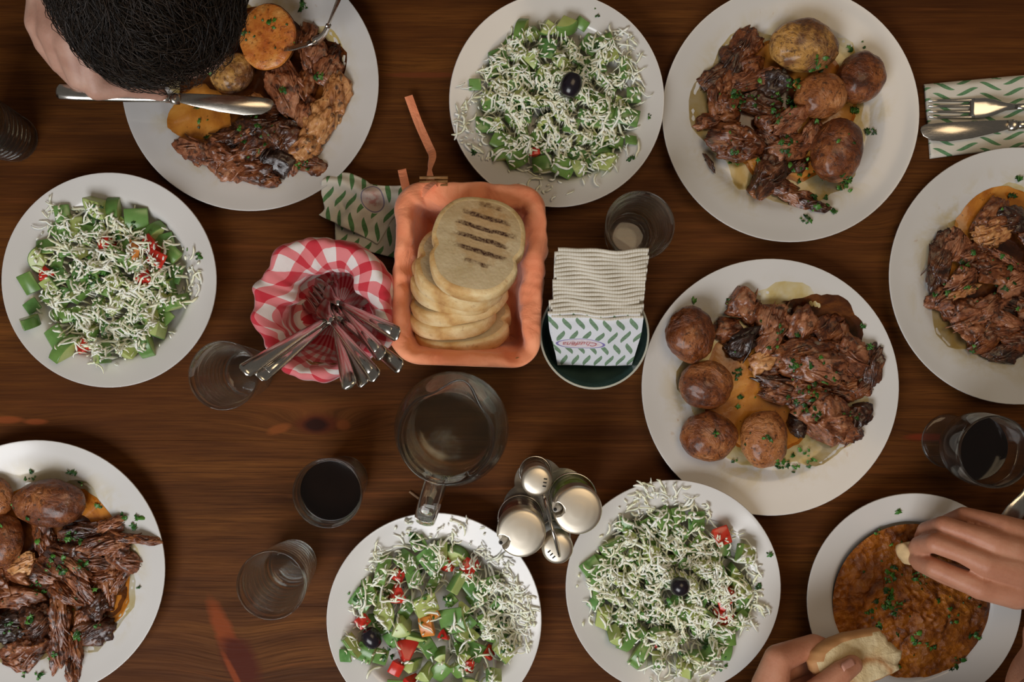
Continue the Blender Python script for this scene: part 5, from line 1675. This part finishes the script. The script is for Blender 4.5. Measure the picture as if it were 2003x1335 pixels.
# ------------------------------------------------------------------ people
def ellipsoid(c, rad, axes=None, sub=3):
    v, f = ico(sub)
    A = axes if axes is not None else Matrix.Identity(3)
    return [Vector(c) + A @ Vector((p.x * rad[0], p.y * rad[1], p.z * rad[2])) for p in v], f
def limb(chain, seg=18):
    """closed capsule chain through (point, radius)"""
    g = Geo()
    for (p, r) in chain: g.add(ellipsoid(p, (r, r, r)))
    for (p, r), (q, s) in zip(chain, chain[1:]):
        if (q - p).length > 1e-5: g.add(tube([p, p.lerp(q, .5), q], [r, (r + s) / 2, s], seg))
    return g.v, g.f
def flesh(shapes, voxel, smooth):
    """one continuous skin grown over overlapping shapes"""
    g = Geo()
    for s in shapes: g.add(s)
    me = bpy.data.meshes.new('tmp'); me.from_pydata([tuple(p) for p in g.v], [], g.f)
    o = bpy.data.objects.new('tmp', me); COL.objects.link(o)
    r = o.modifiers.new('r', 'REMESH'); r.mode = 'VOXEL'; r.voxel_size = voxel
    s = o.modifiers.new('s', 'SMOOTH'); s.factor = .5; s.iterations = smooth
    bpy.context.view_layer.update()
    ev = o.evaluated_get(bpy.context.evaluated_depsgraph_get())
    m2 = bpy.data.meshes.new_from_object(ev)
    v = [p.co.copy() for p in m2.vertices]; f = [tuple(p.vertices) for p in m2.polygons]
    bpy.data.objects.remove(o); bpy.data.meshes.remove(me); bpy.data.meshes.remove(m2)
    return v, f
def J(px, py, z, r): return (at(px, py, z), r)
def V(*a): return Vector(a)

def head_shapes(Hc, fw, cr, w=1.0):
    lf = cr.cross(fw).normalized()
    A = Matrix((lf, fw, cr)).transposed()
    def q(l, f_, c): return Hc + lf * l + fw * f_ + cr * c
    s = [ellipsoid(q(0, -.006, .018), (.070 * w, .090, .082), A), ellipsoid(q(0, .020, -.045), (.056 * w, .062, .066), A), ellipsoid(q(0, .052, -.088), (.030, .028, .026), A),
         ellipsoid(q(0, .072, .010), (.050, .020, .022), A), ellipsoid(q(.030, .060, -.035), (.022, .022, .020), A), ellipsoid(q(-.030, .060, -.035), (.022, .022, .020), A),
         limb([(q(0, .084, -.002), .008), (q(0, .098, -.034), .0115)]), ellipsoid(q(.009, .090, -.037), (.008, .009, .007), A), ellipsoid(q(-.009, .090, -.037), (.008, .009, .007), A),
         ellipsoid(q(0, .082, -.058), (.022, .008, .0055), A), ellipsoid(q(0, .081, -.067), (.019, .008, .0055), A)]
    for k in (-1, 1):
        # ear: rim, lobe and bowl
        e = q(k * .074 * w, -.008, -.018)
        rim = [q(k * (.070 * w), .006, .004), q(k * (.084 * w), -.004, .016), q(k * (.091 * w), -.020, .012), q(k * (.090 * w), -.026, -.006), q(k * (.083 * w), -.020, -.026), q(k * (.074 * w), -.006, -.040)]
        s.append(limb([(p, .0052) for p in rim]))
        s.append(ellipsoid(q(k * (.077 * w), -.012, -.008), (.006, .016, .022), A))
    return s, A, q

def person(name, label, loc, body_lo, hands, mats, clothes, soft=4):
    t = thing(name, label, 'person', loc)
    g = Geo()
    g.add(flesh(body_lo, .0045, 6))
    for h in hands: g.add(flesh(h, .0015, soft))
    g.obj('body', mats[0], t)
    for nm, shapes, vox, m in clothes:
        v, f = flesh(shapes, vox, 8)
        obj(nm, v, f, m, t)
    return t

def hair_mesh(seed, Hc, A, rad, n, length, keep, wave=.004, lift=.35, thick=.0007, flow=None):
    """locks rooted on the scalp; they leave it at a slant and fall back onto it in waves"""
    rnd = random.Random(seed)
    g = Geo()
    cap_v, cap_f = ellipsoid((0, 0, 0), (rad[0] * 1.005, rad[1] * 1.005, rad[2] * 1.005), None, 4)
    ok = [keep(Vector((p.x / rad[0], p.y / rad[1], p.z / rad[2]))) for p in cap_v]
    idx = {}; cv = []
    for i, p in enumerate(cap_v):
        if ok[i]: idx[i] = len(cv); cv.append(Hc + A @ p)
    g.add((cv, [tuple(idx[i] for i in q) for q in cap_f if all(ok[i] for i in q)]))
    made = 0
    while made < n:
        d = Vector((rnd.gauss(0, 1), rnd.gauss(0, 1), rnd.gauss(0, 1))).normalized()
        if not keep(d): continue
        made += 1
        L = length * rnd.uniform(.6, 1.25)
        fl = flow(d) if flow else Vector((0, 1, -.4))
        tan = fl + Vector((rnd.gauss(0, .35), rnd.gauss(0, .35), rnd.gauss(0, .35)))
        tan = (tan - d * tan.dot(d)).normalized()
        ph, ph2 = rnd.uniform(0, 6.3), rnd.uniform(0, 6.3)
        side = d.cross(tan)
        m = 7
        pts = []
        lf = rnd.uniform(.25, 1.0) * lift
        for k in range(m):
            s = k / (m - 1)
            q = (d + tan * (L / rad[1]) * s).normalized()
            p = Vector((q.x * rad[0], q.y * rad[1], q.z * rad[2]))
            p += q * (lf * L * math.sin(s * 2.4) * .5 + .0006) + side * (wave * math.sin(s * 5.5 + ph)) + tan * (wave * .6 * math.sin(s * 4 + ph2))
            pts.append(Hc + A @ p)
        th = thick * rnd.uniform(.6, 1.3)
        g.add(tube(pts, [th * .8, th, th, th * .9, th * .8, th * .6, th * .15], 3, cap=False))
    return g

# ---- the diner at the upper left, bent over the plate
HA = V(-.3075, .318, .20)
fA, cA = V(.04, -.80, -.60).normalized(), V(.03, -.60, .80).normalized()
cA = (cA - fA * cA.dot(fA)).normalized()
hs_, AA, qA = head_shapes(HA, fA, cA, .95)
NB = V(-.30, .49, .17)
lo = hs_ + [limb([(HA - cA * .05 - fA * .035, .052), (NB, .058), (V(-.30, .56, .10), .09)]),
            limb([(V(-.47, .53, .13), .05), (V(-.60, .56, .0), .040)]), limb([(V(-.60, .56, .0), .040), (V(-.54, .47, .055), .039)]),
            limb([(V(-.13, .53, .13), .05), (V(-.03, .58, .0), .040)]), limb([(V(-.03, .58, .0), .040), (V(-.06, .52, .05), .037)])]
handR = [limb([(V(-.565, .507, .035), .034), (at(60, -95, .090), .032), J(112, -12, .102, .0265)]),
         limb([J(146, -6, .104, .021), J(170, 90, .104, .0175), J(190, 172, .088, .0125), J(242, 171, .079, .0098), J(287, 177, .063, .0086), J(313, 184, .053, .0074)]),
         limb([J(126, -6, .108, .021), J(142, 80, .110, .0185), J(158, 150, .094, .0135), J(190, 172, .064, .0100), J(196, 160, .050, .0085), J(176, 150, .046, .0080)]),
         limb([J(108, -4, .106, .020), J(112, 62, .108, .0185), J(124, 120, .092, .0130), J(152, 158, .064, .0100), J(160, 150, .050, .0085), J(145, 130, .046, .0080)]),
         limb([J(92, 4, .100, .018), J(86, 45, .102, .0175), J(92, 84, .090, .0125), J(118, 128, .068, .0090), J(128, 128, .052, .0078), J(118, 110, .046, .0072)]),
         limb([J(160, 10, .092, .018), J(215, 80, .078, .0145), J(255, 135, .068, .0115), J(285, 160, .060, .0095)])]
Lh = at(706, -128, .160)
handL = [limb([(V(-.075, .50, .062), .034), (V(-.115, .435, .118), .026)]),
         limb([(V(-.118, .430, .120), .024), (Lh + V(.020, .030, .004), .020), (Lh + V(.012, .006, .016), .0125), (Lh + V(-.010, -.022, .012), .0095), (Lh + V(-.010, -.040, -.004), .0080)]),
         limb([(V(-.110, .430, .118), .022), (Lh + V(.030, .028, .0), .019), (Lh + V(.030, .0, .012), .0125), (Lh + V(.006, -.018, .004), .0098), (Lh + V(-.012, -.004, -.008), .0082)]),
         limb([(V(-.104, .432, .114), .020), (Lh + V(.040, .026, -.008), .018), (Lh + V(.042, .0, .002), .0120), (Lh + V(.018, -.018, -.006), .0095), (Lh + V(-.004, -.006, -.016), .0080)]),
         limb([(V(-.098, .436, .110), .018), (Lh + V(.050, .028, -.016), .016), (Lh + V(.050, .006, -.010), .0108), (Lh + V(.030, -.012, -.016), .0085), (Lh + V(.010, -.004, -.022), .0072)]),
         limb([(V(-.128, .425, .112), .018), (Lh + V(-.012, .030, -.008), .0145), (Lh + V(-.020, .004, .0), .0115), (Lh + V(-.014, -.018, .002), .0090)])]
torsoA = [limb([(V(-.30, .52, .10), .105), (V(-.30, .60, -.05), .125), (V(-.30, .66, -.20), .125)]), limb([(V(-.46, .53, .12), .070), (V(-.14, .53, .12), .070)]),
          limb([(V(-.36, .60, -.02), .11), (V(-.35, .66, -.2), .11)]), limb([(V(-.24, .60, -.02), .11), (V(-.25, .66, -.2), .11)]),
          limb([(V(-.47, .53, .125), .066), (V(-.555, .553, .04), .056)]), limb([(V(-.13, .53, .125), .066), (V(-.065, .565, .04), .056)])]
def legs(cx, sgn, yp):
    """trousers and shoes; sgn is the side of the table the diner sits on"""
    tr, sh = [], []
    for k in (-1, 1):
        kn = V(cx + k * .11, sgn * (yp - .40), -.235); ft = V(cx + k * .11, sgn * (yp - .36), -.665)
        tr.append(limb([(V(cx + k * .09, sgn * yp, -.205), .095), (kn, .065), (ft, .045)]))
        sh.append(limb([(ft + V(0, sgn * .02, -.045), .038), (ft + V(0, -sgn * .12, -.052), .031)]))
    tr.append(limb([(V(cx - .09, sgn * yp, -.200), .097), (V(cx + .09, sgn * yp, -.200), .097)]))
    return tr, sh
trA, shA = legs(-.30, 1, .66)
PA = person('person', 'dark-haired person bent over the upper left plate cutting meat with a knife', (-.30, .62, -.75), lo, [handR, handL], [M_SKIN_P],
            [('shirt', torsoA, .008, M_CLOTH_K), ('trousers', trA, .010, M_CLOTH_K), ('shoes', shA, .008, M_CLOTH_B)], 14)
hA = hair_mesh(5, HA + cA * .018 - fA * .006, AA, (.0700, .0925, .0850), 8500, .040, lambda d: (d.y < .55 + .25 * max(d.z, 0) and d.z > -.35 + .35 * max(d.y, 0)) or d.z > .72, .0045, .60, .00042,
               lambda d: V(.35 + .5 * math.sin(d.x * 4 + d.y * 3), .8, -.2 + .5 * math.sin(d.y * 5 + d.x * 2)))
hA.obj('hair', M_HAIR, PA)
for k in (-1, 1):
    v, f = ellipsoid(qA(k * .030, .074, -.012), (.0105, .0105, .0105), None, 3); obj('eye', v, f, M_EYE, PA)
def nail(parent, p, d, n, w=.0058, l=.0075):
    d = d.normalized(); n = (n - d * n.dot(d)).normalized(); s = d.cross(n)
    v, f = [], []
    for i in range(7):
        for j in range(7):
            a, b = -1 + 2 * i / 6, -1 + 2 * j / 6
            if abs(a) == 1 and abs(b) == 1: a *= .85; b *= .85
            v.append(p + d * (a * l) + s * (b * w) + n * (.0012 - .0022 * b * b - .0006 * max(0, a)))
    for i in range(6):
        for j in range(6): f.append((i * 7 + j, i * 7 + j + 1, i * 7 + j + 8, i * 7 + j + 7))
    o = obj('fingernail', v, f, M_NAIL, parent)
    md = o.modifiers.new('thick', 'SOLIDIFY'); md.thickness = .0006
    return o
# knife and fork in this diner's hands
cutlery('knife', at(478, 203, .034), at(108, 177, .064), 'table knife held in the hand at the upper left, blade on the meat', up=(0, 0, -1))
cut_f = [at(556, 97, .0410), at(575, 94, .0430), at(600, 87, .0500), at(618, 80, .0580), at(633, 68, .0680), at(643, 48, .0800), at(652, 25, .0920), at(662, 0, .104), at(676, -36, .122), at(690, -80, .142), at(704, -122, .158)]
def held_fork():
    t = thing('bent_fork', 'steel fork stuck in the halved orange potato', 'fork', cut_f[0])
    side = V(-.25, 1, .12).normalized()
    g = Geo()
    for k in (-1.5, -.5, .5, 1.5):
        o = V(0, 0, -1) * (.0055 * k) * .6 + side * (.0020 * k)
        g.add(tube([cut_f[0] + o * .9, cut_f[1] + o, cut_f[2] + o, cut_f[3] + o * .6], [.0008, .0013, .0016, .0019], 8))
    g.add(tube(spline([cut_f[2].lerp(cut_f[3], .6), cut_f[3], cut_f[4], cut_f[5]], 10), [.0026, .0036, .0050, .0054, .0050, .0040, .0033, .0030, .0028, .0028], 10, up=V(.4, -.5, .7), flat=.55))
    g.obj('head', M_STEEL, t)
    h = Geo().add(tube(spline(cut_f[5:], 16), [.0028, .0029, .0030, .0032, .0034, .0037, .0040, .0045, .0050, .0055, .006, .0064, .0066, .0068, .0066, .004], 12, up=V(1, 0, .6), flat=.5))
    h.obj('handle', M_STEEL, t)
held_fork()

# ---- the diner at the lower right, dipping bread into the stew
HB = V(.447, -.266, .33)
fB = V(.25, .70, -.66).normalized(); cB = V(.20, .62, .75); cB = (cB - fB * cB.dot(fB)).normalized()
hb_, AB, qB = head_shapes(HB, fB, cB, .98)
NBb = V(.50, -.41, .22)
loB = hb_ + [limb([(HB - cB * .05 - fB * .035, .052), (NBb, .058), (V(.50, -.48, .14), .09)]),
             limb([(V(.68, -.46, .14), .05), (V(.775, -.34, .02), .040)]), limb([(V(.775, -.34, .02), .040), (V(.68, -.29, .055), .038)]),
             limb([(V(.33, -.49, .14), .05), (V(.12, -.56, .0), .040)]), limb([(V(.12, -.56, .0), .040), (V(.18, -.47, .05), .038)])]
bR = [limb([(V(.70, -.30, .045), .034), (V(.60, -.250, .078), .030), J(2048, 1112, .092, .0255)]),
      limb([J(2052, 1146, .088, .021), J(1985, 1156, .096, .0180), J(1916, 1148, .098, .0128), J(1872, 1130, .094, .0098), J(1826, 1110, .086, .0098), J(1798, 1098, .064, .0090), J(1788, 1090, .044, .0078)]),
      limb([J(2048, 1122, .094, .022), J(1995, 1116, .104, .0185), J(1930, 1103, .106, .0130), J(1880, 1082, .101, .0098), J(1828, 1063, .093, .0099), J(1799, 1067, .069, .0090), J(1789, 1078, .046, .0078)]),
      limb([J(2050, 1098, .092, .021), J(2000, 1082, .102, .0175), J(1944, 1062, .103, .0124), J(1897, 1044, .097, .0094), J(1846, 1028, .087, .0093), J(1812, 1038, .063, .0086), J(1803, 1052, .046, .0074)]),
      limb([J(2054, 1076, .086, .019), J(2012, 1052, .095, .0160), J(1962, 1030, .096, .0112), J(1925, 1017, .089, .0085), J(1886, 1008, .080, .0082), J(1852, 1022, .060, .0076), J(1840, 1035, .046, .0066)]),
      limb([J(2040, 1150, .078, .018), J(1930, 1150, .066, .0140), J(1845, 1120, .054, .0115), J(1800, 1102, .044, .0092)])]
bL = [limb([(V(.165, -.49, .04), .034), (V(.21, -.435, .068), .029), J(1500, 1430, .088, .0250)]),
      limb([J(1505, 1405, .092, .021), J(1506, 1345, .100, .0180), J(1522, 1290, .100, .0138), J(1592, 1262, .086, .0104), J(1642, 1278, .072, .0088), J(1668, 1296, .066, .0076)]),
      limb([J(1500, 1415, .086, .021), J(1502, 1360, .086, .0185), J(1522, 1312, .082, .0135), J(1592, 1292, .068, .0102), J(1640, 1302, .060, .0088), J(1668, 1314, .058, .0078)]),
      limb([J(1500, 1425, .078, .020), J(1510, 1375, .074, .0175), J(1535, 1335, .068, .0125), J(1600, 1318, .056, .0098), J(1645, 1326, .050, .0084), J(1668, 1336, .050, .0074)]),
      limb([J(1505, 1432, .070, .018), J(1525, 1395, .064, .0155), J(1555, 1360, .057, .0110), J(1608, 1346, .048, .0086), J(1640, 1352, .044, .0076), J(1660, 1360, .044, .0066)]),
      limb([J(1530, 1425, .098, .019), J(1572, 1380, .112, .0160), J(1612, 1346, .120, .0128), J(1646, 1316, .1195, .0108), J(1668, 1301, .1140, .0092)])]
torsoB = [limb([(V(.50, -.47, .13), .105), (V(.50, -.55, -.04), .125), (V(.50, -.62, -.20), .125)]), limb([(V(.66, -.47, .13), .070), (V(.34, -.48, .13), .070)]),
          limb([(V(.56, -.55, -.02), .11), (V(.55, -.62, -.2), .11)]), limb([(V(.44, -.55, -.02), .11), (V(.45, -.62, -.2), .11)]),
          limb([(V(.68, -.46, .135), .066), (V(.775, -.34, .02), .052), (V(.69, -.295, .052), .044)]), limb([(V(.33, -.49, .135), .066), (V(.12, -.56, .0), .052), (V(.185, -.465, .052), .044)])]
trB, shB = legs(.50, -1, .62)
PB = person('person', 'person at the lower right with two hands dipping and holding bread over the stew', (.50, -.58, -.75), loB, [bR, bL], [M_SKIN_W],
            [('shirt', torsoB, .008, M_CLOTH_B), ('trousers', trB, .010, M_CLOTH_K), ('shoes', shB, .008, M_CLOTH_K)])
hB = hair_mesh(9, HB + cB * .018 - fB * .006, AB, (.0705, .0915, .0835), 1800, .020, lambda d: d.y < .62 and d.z > -.42 + .5 * max(d.y, 0) or d.z > .78, .001, .35, .0006, lambda d: V(.1, .5, -.6))
hB.obj('hair', M_HAIR2, PB)
for k in (-1, 1):
    v, f = ellipsoid(qB(k * .030, .074, -.012), (.0105, .0105, .0105), None, 3); obj('eye', v, f, M_EYE, PB)
nail(PB, at(1661, 1305, .1252), at(1668, 1301, .114) - at(1646, 1316, .1195), V(.1, .05, 1), .0060, .0078)

# bread in those hands
def torn_bread():
    oc = [(1577, 1292), (1584, 1274), (1602, 1260), (1628, 1249), (1655, 1240), (1682, 1236), (1706, 1233), (1722, 1231), (1728, 1240), (1735, 1247), (1737, 1256), (1750, 1263), (1757, 1272), (1766, 1276), (1762, 1288), (1755, 1300), (1758, 1310),
          (1742, 1318), (1715, 1328), (1690, 1336), (1660, 1342), (1625, 1338), (1598, 1326), (1582, 1310)]
    cx = sum(p[0] for p in oc) / len(oc); cy = sum(p[1] for p in oc) / len(oc)
    z = .100
    c = at(cx, cy, z)
    up, dn = .0085, -.0115
    pts = []
    n0 = len(oc)
    N = 96
    for i in range(N):
        t = i / N * n0; k = int(t); u = t - k
        a, b = oc[k], oc[(k + 1) % n0]
        p = at(a[0] + (b[0] - a[0]) * u, a[1] + (b[1] - a[1]) * u, z) - c
        rag = 1 + (.035 * noise.noise(Vector((i * .7, 3, 1))) if (i / N * n0) > 7 and (i / N * n0) < 17 else .008 * noise.noise(Vector((i * .3, 1, 1))))
        pts.append(Vector((p.x * rag, p.y * rag, 0)))
    v, f, fm = [], [], []
    rings = [(0, up - .001), (.4, up + .0006), (.78, up), (.90, up - .0012), (.975, up - .0045), (1.0, -.001), (.985, dn + .003), (.90, dn), (0, dn)]
    rows = []
    for s, zz in rings:
        if s == 0: rows.append([len(v)]); v.append(Vector((0, 0, zz)))
        else:
            r = []
            for p in pts:
                q = Vector((p.x * s, p.y * s, zz + .0016 * fbm(Vector((p.x * s * 90, p.y * s * 90, zz * 80)), 3)))
                r.append(len(v)); v.append(q)
            rows.append(r)
    for k, (a, b) in enumerate(zip(rows, rows[1:])):
        for i in range(N):
            j = (i + 1) % N
            crust = 1 if (k >= 3 and not (7 < i / N * n0 < 17)) else (1 if k >= 2 and i / N * n0 < 6 else 0)
            if len(a) == 1: f.append((a[0], b[j], b[i]))
            elif len(b) == 1: f.append((a[i], a[j], b[0]))
            else: f.append((a[i], a[j], b[j], b[i]))
            fm.append(crust)
    f = [tuple(reversed(q)) for q in f]
    n = NT('torn_bread_crumb'); o = n.obj()
    x, y, _ = n.xyz(o)
    cc = n.ramp(n.noise(o, 55, 5, .65), [(.3, (.55, .40, .19)), (.7, (.72, .60, .36))])
    arc = n.math('ABSOLUTE', n.math('SUBTRACT', n.math('SQRT', n.math('ADD', n.math('POWER', n.math('SUBTRACT', x, .004), 2.0), n.math('POWER', n.math('ADD', y, .024), 2.0))), .021))
    cc = n.mix(n.math('MULTIPLY', n.ramp(n.math('ADD', arc, n.math('MULTIPLY', n.math('SUBTRACT', n.noise(o, 90, 3), .5), .010)), [(.0, .85), (.0055, 0.0)]), 1.0), cc, (.38, .15, .035))
    n.bump(n.noise(o, 170, 6, .6), .7, .0025)
    mt = n.done(cc, .85)
    n = NT('torn_bread_crust'); o = n.obj()
    mc = n.done(n.ramp(n.noise(o, 40, 4), [(.3, (.42, .19, .065)), (.7, (.56, .30, .12))]), .7)
    o = place('torn_bread', make_mesh('torn_bread', v, f, [mt, mc], True, None, fm), None, c, (R(-10), R(4), 0))
    tag(o, 'torn half of toasted bread held by the lower hand with thumb on top', 'bread')
torn_bread()
v, f = blob(777, mm(20, .045), mm(25, .045), .010, 4, .12, 1.6, 4, 0)
o = place('bread_morsel', make_mesh('bread_morsel', v, f, plain('soft_white_bread', (.66, .47, .24), .8, 0, .15, 90, .4)), None, at(1775, 1081, .046), (0, 0, R(20)))
tag(o, 'small bread morsel pinched between the fingertips above the stew', 'bread')
# fork leaning on the stew plate behind the hand
cutlery('fork', at(1936, 1104, .050), at(2022, 905, .036), 'steel fork resting on the stew plate behind the dipping hand', up=(0, 0, 1), from_end=False)

# ------------------------------------------------------------------ labels that still coincide are told apart by their order in the photo
def tell_apart():
    byl = {}
    for o in scene.objects:
        if o.parent is None and 'label' in o and o.get('kind') not in ('structure', 'stuff'): byl.setdefault(o['label'], []).append(o)
    for lab, os_ in byl.items():
        if len(os_) < 2: continue
        os_.sort(key=lambda q: (q.location.x, q.location.y))
        n = len(os_)
        for i, o in enumerate(os_):
            w = ['left one', 'right one'][i] if n == 2 else ('leftmost' if i == 0 else 'rightmost' if i == n - 1 else ORD[i] + ' from the left')
            o['label'] = lab + ', ' + w
tell_apart()
